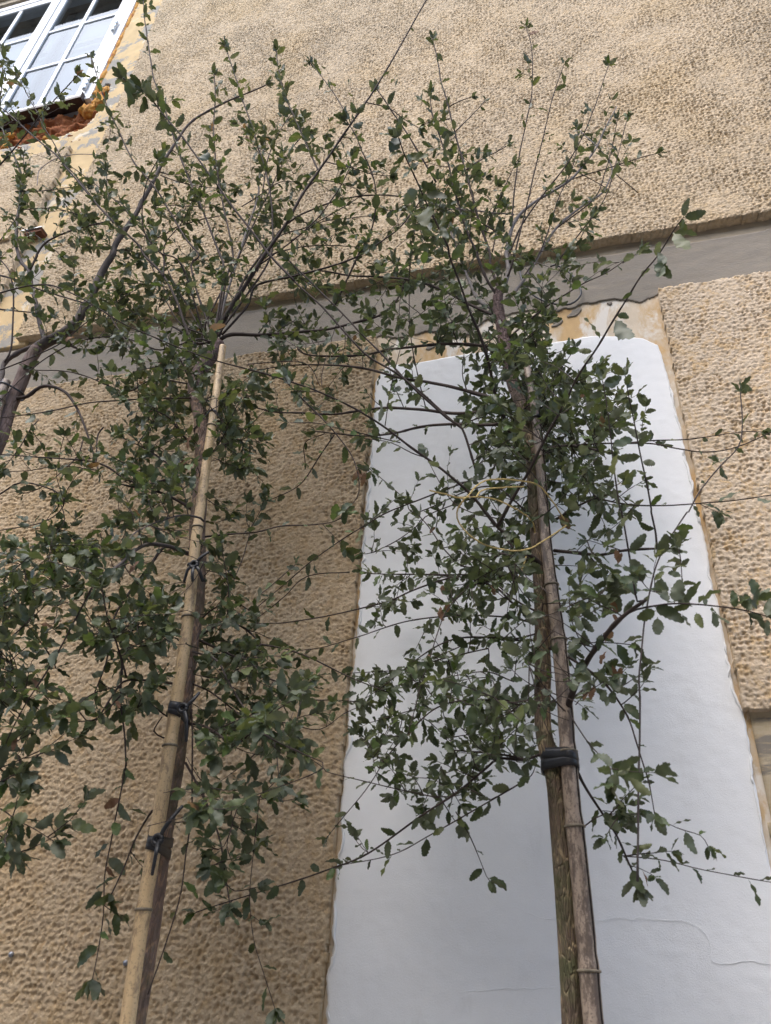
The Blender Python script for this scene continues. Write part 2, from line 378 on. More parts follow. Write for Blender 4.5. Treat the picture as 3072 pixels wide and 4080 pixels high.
sheet('stucco_panel', -5.2, -2.97, 4.375, 6.5, .0052, lambda x, z: -.045+pits(x, z, .0172, .0062, 2),
      lambda x, z: inview(x, z, 250) & (z > 4.39) & (x < -3.0+edge_noise(z, 9)) & (z < 6.21+.012*fbm(x/.15, x*0, 3)), [M_stucco_up], bld, .05)
sheet('stucco_panel', -3.4, -.745, .9, 4.05, .0040, lambda x, z: -.034+pits(x, z, .0180, .0052, 3, .5, .014),
      lambda x, z: inview(x, z, 330) & (z < 4.015+edge_noise(x, 15)) & (x < -.752+edge_noise(z, 16)*.8), [M_stucco_lo], bld, .05)
sheet('stucco_panel', .425, 1.6, 2.29, 4.07, .0040, lambda x, z: -.036+pits(x, z, .0172, .0056, 4, .5, .008),
      lambda x, z: inview(x, z, 330) & (z < 4.05+edge_noise(x, 25)*1.6) & (z > 2.315+edge_noise(x, 26)) & (x > .432+edge_noise(z, 27)*.7), [M_stucco_rt], bld, .05)
# plain stucco beyond the view
def coarse(x0, x1, z0, z1, y, m, nm, hole):
    sheet(nm, x0, x1, z0, z1, .06, lambda x, z: y+0*x, lambda x, z: hole(x, z), [m], bld, .05)
coarse(-2.7, 6, 4.42, 12.1, -.040, M_stucco_up, 'stucco_field', lambda x, z: ~inview(x, z, 260))
coarse(-9, -3.03, 4.42, 6.2, -.040, M_stucco_up, 'stucco_field', lambda x, z: ~inview(x, z, 190))
coarse(-9, -.78, 0, 3.98, -.030, M_stucco_lo, 'stucco_field', lambda x, z: ~inview(x, z, 270))
coarse(.46, 6, 2.36, 4.02, -.032, M_stucco_rt, 'stucco_field', lambda x, z: ~inview(x, z, 270))
# frieze and cement band, niche
sheet('frieze', -9, 6, 3.96, 4.44, .04, lambda x, z: .003+.002*fbm(x/.3, z/.3, 31), lambda x, z: (z > 4.09) | (x < -.80) | (x > .47), [M_frieze], bld, .04)
lowx = [-9, -.80, -.74, -.64, -.53, -.42, -.36, -.26, -.15, .07, .25, .36, .42, .46, 6]
lowz = [4.005, 4.01, 4.04, 4.005, 4.035, 3.99, 3.965, 4.045, 4.055, 4.03, 4.05, 4.01, 4.05, 4.045, 4.04]
topn = lambda x: 4.325+.03*fbm(x/.4, x*0, 41, 4)
sheet('cement_band', -5.2, 2.2, 3.80, 4.40, .006, lambda x, z: -.0080+.002*fbm(x/.12, z/.05, 43, 3)-.03*np.clip((4.0-z)/.1, 0, 1)*((x < -.78) | (x > .43)),
      lambda x, z: (z < topn(x)) & (z > np.interp(x, lowx, lowz)+.022*fbm(x/.06, x*0, 44, 4)-.012*(x > .45)), [M_cement], bld, .02)
def blob(cx, cz, rx, rz, tilt, nm, m, y=-.007):
    c, s = math.cos(tilt), math.sin(tilt)
    sheet(nm, cx-.12, cx+.12, cz-.12, cz+.12, .004, lambda x, z: y+0*x,
          lambda x, z: (((x-cx)*c+(z-cz)*s)/rx)**2+((-(x-cx)*s+(z-cz)*c)/rz)**2 < 1+1.2*fbm(x/.02, z/.02, 9, 2), [m], bld, .015)
for (px, py, rx, rz, t) in ((2290, 1250, .035, .013, .6), (2220, 1292, .026, .012, .5), (2430, 1210, .010, .010, 0), (1720, 1385, .02, .012, .3)):
    p = P(px, py); blob(p[0], p[2], rx, rz, t, 'cement_splash', M_cement)
sheet('niche_plaster', -.79, .47, 0.0, 4.14, .03, lambda x, z: -.003+.004*fbm(x/.25, z/.25, 51)+0*x, lambda x, z: x < 9, [M_niche], bld, .04)
# white patch
wl = lambda z: -.742+.010*fbm(z/.07, z*0, 61, 4)+.004*fbm(z/.012, z*0, 62, 2)
def wr(z): return np.interp(z, [0, 1.97, 2.17, 2.27, 2.40, 2.57, 2.85, 3.17, 3.55, 3.65, 3.72, 3.77, 3.80, 3.85], [.42, .42, .428, .430, .415, .420, .417, .415, .408, .405, .400, .392, .384, .37])+.007*fbm(z/.05, z*0, 63, 4)
def wt(x): return np.interp(x, [-.76, -.745, -.72, -.69, -.63, -.40, -.0, .17, .30, .36, .40], [3.70, 3.76, 3.815, 3.848, 3.84, 3.842, 3.846, 3.848, 3.828, 3.80, 3.75])+.010*fbm(x/.08, x*0, 64, 4)
def white_patch():
    nu, nv = 170, 560; u = np.linspace(0, 1, nu); v = np.concatenate([np.linspace(0, .3, 20), np.linspace(.3, 1, nv-19)[1:]]); nv = len(v)
    U, V = np.meshgrid(u, v); Z = V*wt(-.742+1.145*U); X = wl(Z)+(wr(Z)-wl(Z))*U
    Y = -.016+.004*fbm(X/.30, Z/.30, 65, 2)+.0010*fbm(X/.03, Z/.03, 66, 2)
    vv = np.stack([X, Y, Z], -1).reshape(-1, 3); id_ = np.arange(nu*nv).reshape(nv, nu)
    q = np.stack([id_[:-1, :-1], id_[:-1, 1:], id_[1:, 1:], id_[1:, :-1]], -1).reshape(-1, 4)
    ring = np.concatenate([id_[:, 0][::-1], id_[0, 1:], id_[1:, -1], id_[-1, ::-1][1:-1]]); bv = vv[ring].copy(); bv[:, 1] += .02; m = len(ring); k = np.arange(m)
    sk = np.stack([ring[(k+1) % m], ring[k], nu*nv+k, nu*nv+(k+1) % m], -1)
    return obj('white_plaster_patch', mesh_np('white_plaster_patch', np.vstack([vv, bv]), np.vstack([q, sk]), True, [M_white]), bld)
white_patch()
# squeezed-out lip of plaster along the right edge, trowel ridges
for k in range(56):
    rs = k < 30; z0 = random.uniform(1.9, 3.7) if rs else random.uniform(1.4, 3.6); n_ = 9; zz = np.linspace(z0, z0+random.uniform(.02, .15), n_)
    xx = (wr(zz)-.004 if rs else wl(zz)+.006)+.006*fbm(zz/.02, zz*0, 70+k, 2)
    p = np.stack([xx, np.full(n_, -.018), zz], -1); obj('plaster_lip', Soup().add(*tube(p, (.0016+.0032*random.random())*np.sin(np.linspace(.15, 3.0, n_)), 6)).mesh('plaster_lip', [M_white]), bld)
def ridge(pts, r=.0006):
    q = np.array([P(x, y, .016) for x, y in pts]); q = catmull(q, .006)
    q[:, 2] += .007*fbm(q[:, 0]/.022, q[:, 2]/.022, int(abs(pts[0][0])), 3); q[:, 0] += .003*fbm(q[:, 2]/.02, q[:, 0]/.03, 3, 2)
    n = len(q); obj('trowel_ridge', Soup().add(*tube(q, r*(.35+.65*np.abs(vnoise(np.arange(n)*.17, np.zeros(n), 3))*2+.2), 6)).mesh('trowel_ridge', [M_white]), bld)
k6 = lambda L: [(1300+x*1.0636, 2500+y*1.0636) for x, y in L]
ridge(k6([(1010, 1095), (1100, 1090), (1250, 1090), (1350, 1105), (1410, 1135), (1440, 1190), (1450, 1255), (1520, 1262), (1590, 1256), (1700, 1268)]))
ridge(k6([(80, 1280), (180, 1290), (260, 1315), (340, 1350), (410, 1385), (440, 1360), (520, 1365), (620, 1355), (780, 1358), (880, 1345)]))
ridge(k6([(480, 1120), (560, 1078), (640, 1055), (700, 1045), (740, 1060), (790, 1088), (870, 1095)]), .0006)
ridge([(1330, 3560), (1332, 3640), (1345, 3720), (1325, 3800), (1340, 3900), (1338, 4000)], .0007)
# low right plaster
sheet('tan_plaster', .435, 1.6, .6, 2.34, .012, lambda x, z: -.012+.003*fbm(x/.2, z/.2, 81)+0*x, lambda x, z: x > .445+edge_noise(z, 82), [M_lowplaster], bld, .04)
flat_ = sheet('tan_plaster', 1.6, 6.0, 0, 2.34, .2, lambda x, z: -.012+0*x, lambda x, z: x > 0, [M_lowplaster], bld, .04)
# flaking surround of the window
z8 = lambda L: [P(x*.2881, y*.2881) for x, y in L]
cav = np.array(z8([(-900, 2330), (0, 2090), (400, 2010), (800, 1920), (1180, 1800), (1330, 1650), (1450, 1490), (1545, 1215), (1490, 1175), (1360, 1270), (1280, 1380), (1150, 1450), (0, 1700), (-900, 1950)]))[:, [0, 2]]
def inpoly(x, z, poly):
    r = np.zeros(x.shape, bool); j = len(poly)-1
    for i in range(len(poly)):
        a, b = poly[i], poly[j]
        c = ((a[1] > z) != (b[1] > z)) & (x < (b[0]-a[0])*(z-a[1])/(b[1]-a[1]+1e-12)+a[0]); r ^= c; j = i
    return r
sheet('window_surround', -3.08, -2.70, 4.36, 9.6, .012, lambda x, z: -.014+.003*fbm(x/.1, z/.1, 91),
      lambda x, z: ((x > WX1+.022+.008*fbm(z/.05, z*0, 92, 3)) | (z < WZ0-.02)) & ~inpoly(x+.02*fbm(x/.05, z/.05, 93), z+.02*fbm(x/.05, z/.05, 94), cav), [M_surround], bld, .07)
sheet('window_surround', -5.3, -3.08, 6.16, 6.95, .012, lambda x, z: -.012+.003*fbm(x/.1, z/.1, 95),
      lambda x, z: (z < WZ0-.1) & ~inpoly(x+.02*fbm(x/.05, z/.05, 93), z+.02*fbm(x/.05, z/.05, 94), cav), [M_surround], bld, .07)
s = Soup(); s.box(-5.4, -2.95, -.045, .05, 8.955, 9.03); s.box(-5.4, -2.90, -.075, .05, 9.03, 9.12); s.box(-5.4, -2.95, -.03, .05, 9.12, 9.7)
obj('lintel', s.mesh('lintel', [M_frieze], False), bld)
o = sheet('broken_masonry', -5.3, -2.84, 6.30, 7.10, .011, lambda x, z: .035+.070*fbm(x/.08, z/.04, 96, 5)-.02*np.clip((6.62-z)/.1, 0, 1),
      lambda x, z: (x > WX1+.005) | (z < WZ0-.045), [M_brick], bld, .04)
# insulating foam
def lump(cx, cy, cz, r, seed, m, name, parent, sq=(1, 1, 1)):
    import bmesh
    bm = bmesh.new(); bmesh.ops.create_icosphere(bm, subdivisions=4, radius=1)
    for v in bm.verts:
        c = np.array(v.co); n = fbm(np.array([c[0]*1.6+c[1]*1.3]), np.array([c[2]*1.6-c[1]*.9]), seed, 4)[0]+.35*fbm(np.array([c[0]*7]), np.array([c[2]*7+c[1]*5]), seed+3, 2)[0]
        v.co = Vector((cx+c[0]*r*sq[0]*(1+.55*n), cy+c[1]*r*sq[1]*(1+.55*n), cz+c[2]*r*sq[2]*(1+.55*n)))
    me = bpy.data.meshes.new(name); bm.to_mesh(me); bm.free(); me.materials.append(m)
    for f in me.polygons: f.use_smooth = True
    return obj(name, me, parent)
for (zx, zy, r, sq) in ((1215, 1530, .052, (1.1, .9, 1.3)), (1360, 1420, .045, (1.3, .8, 1.3)), (1440, 1270, .042, (1, .7, 1.7)), (1340, 1330, .03, (1, .8, 1.4)), (130, 1880, .028, (1.3, .8, 1)), (75, 2040, .03, (1, .8, 1)), (640, 1900, .022, (1.4, .7, .8)), (1500, 1240, .022, (1, .7, 1.4))):
    p = P(zx*.2881, zy*.2881); lump(p[0], .005, p[2], r, int(zx), M_foam, 'foam_lump', bld, sq)
zz = np.linspace(6.9, 8.95, 90)
for k in range(2):
    p = np.stack([WX1+.008+.006*fbm(zz/.05, zz*0, 3+k, 3), -.004+.01*fbm(zz/.07, zz*0, 5+k, 3), zz], -1)
    obj('foam_bead', Soup().add(*tube(p, .016+.014*fbm(zz/.03, zz*0, 8+k, 3), 8)).mesh('foam_bead', [M_foam]), bld)
# window: box frame, two sashes of 2 x 3 panes, inner window behind
def bevel_obj(name, soup, m, parent, w=.004):
    o = obj(name, soup.mesh(name, [m], False), parent); b = o.modifiers.new('bevel', 'BEVEL'); b.width = w; b.segments = 2; b.limit_method = 'ANGLE'; return o
s = Soup()
s.box(WX0, WX0+.068, -.028, .09, WZ0, WZ1); s.box(WX1-.068, WX1, -.03, .09, WZ0, WZ1)
s.box(WX0+.068, WX1-.068, -.03, .09, WZ1-.065, WZ1); s.box(WX0+.068, WX1-.068, -.03, .09, WZ0, WZ0+.025)
win = bevel_obj('window', s, M_frame, bld)
xm = (WX0+WX1)/2
s = Soup().box(xm-.028, xm+.028, -.036, -.0265, WZ0+.028, WZ1-.07); bevel_obj('astragal', s, M_frame, win, .006)
def sash(a, b, hinge_right):
    z0, z1 = WZ0+.028, WZ1-.069; fy0, fy1 = -.026, .024; st, rb, rtp = .082, .085, .082
    parts = Soup(); gy = -.011
    parts.box(a, a+st, fy0, fy1, z0, z1); parts.box(b-st, b, fy0, fy1, z0, z1)
    parts.box(a+st, b-st, fy0, fy1, z0, z0+rb); parts.box(a+st, b-st, fy0, fy1, z1-rtp, z1)
    sh = bevel_obj('sash', parts, M_frame, win, .007)
    ga, gb, gz0, gz1 = a+st, b-st, z0+rb, z1-rtp; xc = (ga+gb)/2; mw = .019; zs = [7.565, 8.17]
    bevel_obj('muntin', Soup().box(xc-mw, xc+mw, -.021, .010, gz0-.001, gz1+.001), M_frame, win, .007)
    for z in zs:
        for x0, x1 in ((ga, xc-mw), (xc+mw, gb)): bevel_obj('muntin', Soup().box(x0-.001, x1+.001, -.0195, .008, z-mw, z+mw), M_frame, win, .007)
    zb = [gz0]+[v for z in zs for v in (z-mw, z+mw)]+[gz1]
    for x0, x1 in ((ga, xc-mw), (xc+mw, gb)):
        for i in range(3):
            me = mesh_np('pane', [(x0-.004, gy, zb[2*i]-.004), (x1+.004, gy, zb[2*i]-.004), (x1+.004, gy, zb[2*i+1]+.004), (x0-.004, gy, zb[2*i+1]+.004)], np.array([[0, 1, 2, 3]]), False, [M_glass])
            obj('pane', me, win)
    hx = b+.004 if hinge_right else a-.004
    for z in (7.02, 7.86, 8.70):
        s = Soup()
        for k in range(3):
            p = np.array([(hx, -.046, z-.075+k*.052), (hx, -.046, z-.075+k*.052+.048)]); s.add(*tube(p, .0135, 14))
        obj('hinge', s.mesh('hinge', [M_hinge]), win)
    for zc_, xk in ((z0+.018, b-.12), (z0+.018, a+.12), (z1-.02, b-.12), (z1-.02, a+.12)):
        obj('drip_strip', Soup().box(xk-.045, xk+.045, -.030, -.0255, zc_-.006, zc_+.006).mesh('drip_strip', [M_hinge], False), win)
sash(xm+.004, WX1-.072, True); sash(WX0+.072, xm-.004, False)
s = Soup(); iz0, iz1 = WZ0+.1, WZ1+.1
for x0, x1 in ((WX0+.04, xm-.01), (xm+.01, WX1-.04)):
    s.box(x0, x0+.08, .16, .20, iz0, iz1); s.box(x1-.08, x1, .16, .20, iz0, iz1); s.box(x0+.08, x1-.08, .16, .20, iz0, iz0+.09); s.box(x0+.08, x1-.08, .16, .20, iz1-.09, iz1)
    s.box(x0+.08, x1-.08, .165, .195, 8.30, 8.34)
obj('inner_sash', s.mesh('inner_sash', [M_frame], False), win)
obj('pane_brightener', Soup().box(WX0+.02, WX1-.02, .225, .228, WZ0+.02, WZ1+.25).mesh('pane_brightener', [M_brightener], False), win)  # pale sheet added behind the inner sash to lighten the panes
rm = Soup(); rm.box(WX0-.6, WX1+.6, 2.6, 2.65, 6.2, 10.2); rm.box(WX0-.65, WX0-.6, .305, 2.6, 6.2, 10.2); rm.box(WX1+.6, WX1+.65, .305, 2.6, 6.2, 10.2)
rm.box(WX0-.65, WX1+.65, .305, 2.65, 10.2, 10.25); rm.box(WX0-.65, WX1+.65, .305, 2.65, 6.15, 6.2)
obj('room', rm.mesh('room', [M_room], False), bld)
s = Soup().box(WX0-.03, WX1-.05, -.060, .03, WZ0-.016, WZ0-.010); s.box(WX0-.03, WX1-.05, -.064, -.060, WZ0-.030, WZ0-.004); s.box(WX1-.05, WX1-.045, -.064, .0, WZ0-.030, WZ0+.04)
obj('sill', s.mesh('sill', [M_sill], False), win)
# eave of the roof above, out of the picture
ev = Soup().box(-9, 6, -.92, .3, 11.15, 11.22); ev.box(-9, 6, -.98, -.92, 11.10, 11.30)
obj('eave', ev.mesh('eave', [M_roof], False), bld)
# small fixtures on the wall
p = P(150, 965); c = Vector(p)
s = Soup().box(p[0]-.075, p[0]+.07, -.075, .0, p[2]+.030, p[2]+.034); s.box(p[0]-.05, p[0]+.065, -.066, .0, p[2]+.006, p[2]+.0295, 1)
o = obj('rusty_bracket', s.mesh('rusty_bracket', [M_hinge, M_rust], False), bld)
s = Soup().box(-3.30, -3.12, -.062, -.03, 5.28, 5.31); obj('stucco_lump', s.mesh('stucco_lump', [M_stucco_up], False), bld)
for (x, y) in ((47, 3803), (503, 3837)):
    p = P(x, y, .034); q = np.array([p+[0, .012, 0], p+[0, -.006, 0]]); obj('wall_anchor', Soup().add(*tube(q, .0075, 14)).mesh('wall_anchor', [M_anchor], False), bld)

# black cable loop hanging on the cement band
zz3 = lambda L, off: np.array([P(2000+x*.6435, y*.6435, off) for x, y in L])
q = catmull(zz3([(300, 1650), (340, 1643), (420, 1690), (478, 1765), (485, 1830), (425, 1882), (330, 1882), (230, 1850), (150, 1785), (115, 1705), (110, 1640)], .026), .02)
tag(obj('cable_loop', Soup().add(*tube(q, .0042, 8)).mesh('cable_loop', [M_cable])), 'black cable bent into a loop against the grey cement band', 'cable')

# ------------------------------------------------------------------ trees
# the branches are laid out in the picture's coordinates (tiles of it), each with its own distance from the wall
TL = {'1': (0, 0, .6146), '2': (1024, 0, .6146), '4': (0, 1020, .6146), '5': (1024, 1020, .6146), '6': (2048, 1020, .6146),
      '7': (0, 2040, .6146), '8': (1024, 2040, .6146), '9': (2048, 2040, .6146), 'z': (2000, 0, .6435), 'y': (0, 2300, .8403),
      'x': (1300, 2500, 1.0636), 'w': (1300, 1300, 1.0636), 'm': (0, 3060, 1.0756), 'n': (1024, 3060, 1.0756), 'o': (2048, 3060, 1.0756), 'd': (0, 0, 1.844)}
def px(spec):
    t = None; out = []
    for tok in spec.split():
        if ':' in tok: t, tok = tok.split(':')
        x, y = map(float, tok.split(',')); a, b, s_ = TL[t]; out.append((a+x*s_, b+y*s_))
    return out

def leaf_mesh(seed, L=1.0):
    r = random.Random(seed); n = 12; v = []; wmax = r.uniform(.175, .24); bend = r.uniform(-.2, .7); fold = r.uniform(.0, .35); tw = r.uniform(-.7, .7)
    wav = r.uniform(.03, .09); ph = r.uniform(0, 6); side = r.uniform(-.09, .09); pet = .09
    rows = []
    for i in range(n+1):
        u = i/n; w = wmax*(math.sin(math.pi*min(1, u**.92*.96+.03))**.58)*(1.02-.10*u)
        tooth = (1.09 if i % 2 else .90) if 0 < i < n else 1
        if i == n: w = .004
        if i == 0: w = .018
        y = pet+u*(1-pet); zb = -bend*(u**2)*.45; xs = side*math.sin(u*math.pi)
        a = tw*u
        for sd in (-1, 0, 1):
            ww = w*tooth*sd*(1+.06*r.uniform(-1, 1)); zz_ = abs(ww)*fold+(wav*math.sin(ph+u*13+sd*1.7) if sd else 0)*min(1, 4*w)
            yy = y+(.018 if i % 2 else -.01)*abs(sd)
            v.append((xs+ww*math.cos(a)-zz_*math.sin(a)*.3, yy, zb+zz_+ww*math.sin(a)))
    q = []
    for i in range(n):
        a = 3*i; q += [[a, a+1, a+4, a+3], [a+1, a+2, a+5, a+4]]
    b = len(v); v += [(-.012, 0, .0), (.012, 0, .0)]; q.append([b, b+1, 2, 0])
    return np.array(v)*L, np.array(q)
NV = 10
LV = [leaf_mesh(100+i) for i in range(NV)]
LEAF_ME = {}
def leaf_data(vi, mi):
    if (vi, mi) not in LEAF_ME: LEAF_ME[vi, mi] = mesh_np('leaf', LV[vi][0], LV[vi][1], True, [LEAF_M[mi]])
    return LEAF_ME[vi, mi]
def unit(v): return v/max(np.linalg.norm(v), 1e-9)
UP = np.array([0, 0, 1.0]); OUT = np.array([0, -1.0, 0])

def lane(L): A = np.array(sorted(L, key=lambda q: q[1])).T; return A
CLEAR = [(lane([(507, 4080), (556, 3729), (618, 3350), (666, 3056), (702, 2804), (750, 2468), (774, 2212), (805, 1973), (848, 1665), (873, 1481), (888, 1380)]), .57, 22, .10, 1370),
         (lane(px('o:295,945 275,720 240,350 215,120 9:345,1480 330,1250 290,830 240,450 200,100 6:150,1100 100,800 85,720')), .47, 30, .22, 1460),
         (lane(px('o:218,940 205,700 185,420 165,200 150,40 9:190,1400 185,1000 180,600')), .44, 32, .30, 2400),
         (lane(px('5:1560,300 1580,430 1610,600 1640,760')), .44, 20, .75, 1150),
         (lane(px('y:660,2100 740,1600 800,1150 850,850 905,400 940,100')), .49, 26, .35, 2350)]
class Tree:
    def __init__(s, root): s.root = root; s.br = []; s.leaves = []; s.paths = []
    def leaf(s, bi, p, d, size, mi=None, nrm=None):
        d = unit(d); n = nrm if nrm is not None else UP*.75+OUT*rng.uniform(-.15, .55)+rng.normal(0, .48, 3)
        n = n-d*(n@d); n = unit(n); x = np.cross(d, n)
        if mi is None: mi = int(rng.choice(6, p=[.34, .30, .20, .08, .004, .076]))
        if p[1] > -.055: p = p.copy(); p[1] = -.055
        u_, v_, z_ = proj(p+d*size*.5)
        for sp_, so_, half_, pr_, top_ in CLEAR:
            if v_ > top_ and p[1] < -so_+.03:
                dx = abs(u_-np.interp(v_, sp_[1], sp_[0])); keep = min(1, pr_*2.2) if (v_ < 2000 and pr_ > .15) else (pr_ if v_ < 2950 else pr_*.25)
                if dx < half_+FOC*size*.38/z_ and rng.random() > keep: return
        tip = p+d*size
        if tip[1] > -.045: d = unit(d+OUT*((tip[1]+.05)/size)); n = unit(n-d*(n@d)); x = np.cross(d, n)
        s.leaves.append((bi, int(rng.integers(NV)), mi, p, np.stack([x*rng.uniform(.85, 1.15), d, n], 1)*size, size))
    def along(s, bi, path, s0, s1, spacing, size, mi=None, tuft=0, jitter=.5):
        seg = np.linalg.norm(np.diff(path, axis=0), axis=1); cum = np.concatenate([[0], np.cumsum(seg)]); Ltot = cum[-1]
        if Ltot < .01: return
        t = tangents(path); a = s0*Ltot; ph = rng.uniform(0, 6.28)
        while a < s1*Ltot:
            i = min(len(path)-2, np.searchsorted(cum, a, side='right')-1); f = (a-cum[i])/max(seg[i], 1e-9)
            p = path[i]*(1-f)+path[i+1]*f; tt = t[i]
            e1 = unit(np.cross(tt, UP+.01*OUT)); e2 = np.cross(tt, e1); ph += 2.4+rng.normal(0, .35)
            az = e1*math.cos(ph)+e2*math.sin(ph)
            d = az*rng.uniform(.7, 1.1)+tt*rng.uniform(.35, .95)-UP*rng.uniform(-.1, .35)
            s.leaf(bi, p, d, size*rng.uniform(.5, 1.28), mi)
            a += spacing*rng.uniform(1-jitter, 1+jitter)
        for k in range(tuft):
            tt = t[-1]; e1 = unit(np.cross(tt, UP+.01*OUT)); e2 = np.cross(tt, e1); q = k*2.4+ph
            s.leaf(bi, path[-1], tt*rng.uniform(.5, 1.2)+(e1*math.cos(q)+e2*math.sin(q))*rng.uniform(.4, .9), size*rng.uniform(.6, 1.05), mi)
    def twig(s, bi, p0, d, L, r, size, spacing, curve=.4, s0=.12, tuft=3, leafy=True):
        n = max(4, int(L/.02)); d = unit(d); p = [p0]; w = rng.normal(0, .22, 3)
        for k in range(n):
            d = unit(d+(UP*curve*.10+w*.12+rng.normal(0, .10, 3))*(.02/.02)); q = p[-1]+d*L/n
            if q[1] > -.06: q[1] = -.06; d = unit(d+OUT*.5)
            p.append(q)
        p = np.array(p); s.br[bi][0].add(*tube(p, np.linspace(r, r*.45, len(p)), 5), mi=s.br[bi][1])
        if leafy: s.along(bi, p, s0, 1.0, spacing, size, tuft=tuft)
        s.paths.append((bi, p))
        return p
    def branch(s, spec, o0, o1, w0, w1, leaf=(.3, 1.0, 1.0), tw=4, twl=.11, mat=None, tuft=4, bow=0.0, part='branch', sides=7):
        rev = spec.startswith('<'); L = px(spec.lstrip('<'))
        if rev: L = L[::-1]
        n = len(L); ds = [0.0]
        for a, b in zip(L[:-1], L[1:]): ds.append(ds[-1]+math.hypot(a[0]-b[0], a[1]-b[1]))
        f = [x/ds[-1] for x in ds]
        pts = np.array([P(x, y, o0+(o1-o0)*k+bow*math.sin(k*math.pi)) for (x, y), k in zip(L, f)])
        path = catmull(pts, .022); m = len(path); k = np.linspace(0, 1, m)
        path += .0025*np.stack([vnoise(k*m*.22, k*0, i+len(s.br)) for i in range(3)], -1)*np.minimum(1, k*8)[:, None]
        zc = (path-CAM)@fw; w = np.interp(k, np.linspace(0, 1, len(w0)), w0) if isinstance(w0, list) else w0+(w1-w0)*k**.85; r = np.maximum(.5*w/FOC*zc, .0009)
        knob = 1+.22*(vnoise(k*m*.7, k*0, 77+len(s.br)) > .33)
        bi = len(s.br); sp = Soup(); mi = {None: 0, 'P': 1, 'G': 2}[mat]; s.br.append((sp, mi, part)); sp.add(*tube(path, r*knob, sides), mi=mi)
        s.paths.append((bi, path))
        if leaf is not None:
            l0, dens, sz = leaf
            hi = 1.12 if path[-1][2] > 3.6 else 1.0
            s.along(bi, path, l0, 1.0, .026/dens/hi, .0465*sz*hi, tuft=tuft+(2 if tuft and hi > 1 else 0))
            Lm = np.linalg.norm(np.diff(path, axis=0), axis=1).sum(); t = tangents(path)
            for j in range(int(tw*(1.1 if hi > 1 else 1)*Lm*(1-l0)+rng.random())):
                q = int((l0+(1-l0)*rng.random()**.85)*(m-2)); tt = t[q]; e1 = unit(np.cross(tt, UP+.01*OUT)); e2 = np.cross(tt, e1); ph = rng.uniform(0, 6.28)
                d = (e1*math.cos(ph)+e2*math.sin(ph))*.8+tt*.6+UP*.15
                s.twig(bi, path[q], d, twl*rng.uniform(.4, 1.5), max(.0011, r[q]*.4), .044*sz*hi, .020/max(.6, dens))
            if hi > 1:
                for j in range(int(1.6*Lm+rng.random())):
                    q = int(rng.uniform(.25, .97)*(m-2)); s.twig(bi, path[q], t[q]*.9+rng.normal(0, .5, 3)+UP*.2, rng.uniform(.08, .26), .0012, .036*sz, .09, .5, s0=.3, tuft=2)
        return bi
    def fill(s, cx, cy, rx, ry, n, off, size=1.0, L=(.10, .22)):
        """n leafy twigs from the nearest limbs into a dense clump of the crown (picture units 1666 x 2212)"""
        allp = np.vstack([p for b, p in s.paths if len(p) > 3]); ids = np.concatenate([np.full(len(p), b) for b, p in s.paths if len(p) > 3])
        for k in range(n):
            a = rng.uniform(0, 6.28); rr = math.sqrt(rng.random()); tgt = P((cx+rx*rr*math.cos(a))*1.844, (cy+ry*rr*math.sin(a))*1.844, rng.uniform(*off))
            i = int(np.argmin(np.linalg.norm(allp-tgt, axis=1)+.02*rng.random(len(allp)))); p0 = allp[i]; bi = int(ids[i])
            if bi < 0: bi = len(s.br); s.br.append((Soup(), 0, 'branch'))
            dv = tgt-p0; dl = np.linalg.norm(dv)
            if dl < .05: dv = rng.normal(0, 1, 3)*[1, 1, .6]; dl = .08
            Lt = min(max(dl*1.1, L[0]), L[1]*1.6)
            s.twig(bi, p0, dv, Lt, .0016, .0445*size*(1.12 if cy < 730 else 1), .021, .25, s0=max(.12, 1-.16/Lt), tuft=4)
    def leaf_at(s, bi, spec, mi=None):
        """single leaves seen clearly in the picture: tile:base>tip@distance from the wall"""
        for tok in spec.split():
            ab, o_ = tok.split('@'); b0, b1 = ab.split('>'); t_ = b0.split(':')[0]
            p = P(*px(b0)[0], float(o_)); q = P(*px(t_+':'+b1)[0], float(o_)+rng.uniform(-.012, .02)); d = q-p
            n = unit(CAM-p)*rng.uniform(.4, 1.0)*rng.choice([-1, 1], p=[.55, .45])+UP*.2+rng.normal(0, .22, 3)
            s.leaf(bi, p, d, np.linalg.norm(d)*.95, int(rng.choice([0, 1, 2, 3], p=[.3, .35, .2, .15])) if mi is None else mi, n)
    def finish(s, mats, nshow=300):
        for i, (sp, mi, part) in enumerate(s.br):
            o = obj(part, sp.mesh(part, mats), s.root); s.br[i] = (sp, mi, part, o)
        sc = []
        for k, (bi, vi, mi, p, R, size) in enumerate(s.leaves):
            u, v, z = proj(p+R[:, 1]*.5); sc.append(size/z if (0 < u < IMG_W and 0 < v < IMG_H and z > .1) else 0)
        order = np.argsort(-np.array(sc)); show = set(order[:nshow].tolist())
        V = [[] for _ in range(1)]; sp = Soup(); n_ = 0; vs_, qs_, ms_ = [], [], []
        for k, (bi, vi, mi, p, R, size) in enumerate(s.leaves):
            if k in show:
                o = bpy.data.objects.new('leaf', leaf_data(vi, mi)); col.objects.link(o); o.parent = s.br[bi][3]
                M = Matrix.Identity(4)
                for a in range(3):
                    for b in range(3): M[a][b] = float(R[a, b])
                    M[a][3] = float(p[a])
                o.matrix_local = M
            else:
                v, q = LV[vi]; vs_.append(v@R.T+p); qs_.append(q+n_); ms_.append(np.full(len(q), mi)); n_ += len(v)
        if vs_:
            me = mesh_np('foliage', np.vstack(vs_), np.vstack(qs_), True, LEAF_M, np.concatenate(ms_)); obj('foliage', me, s.root, 'stuff')

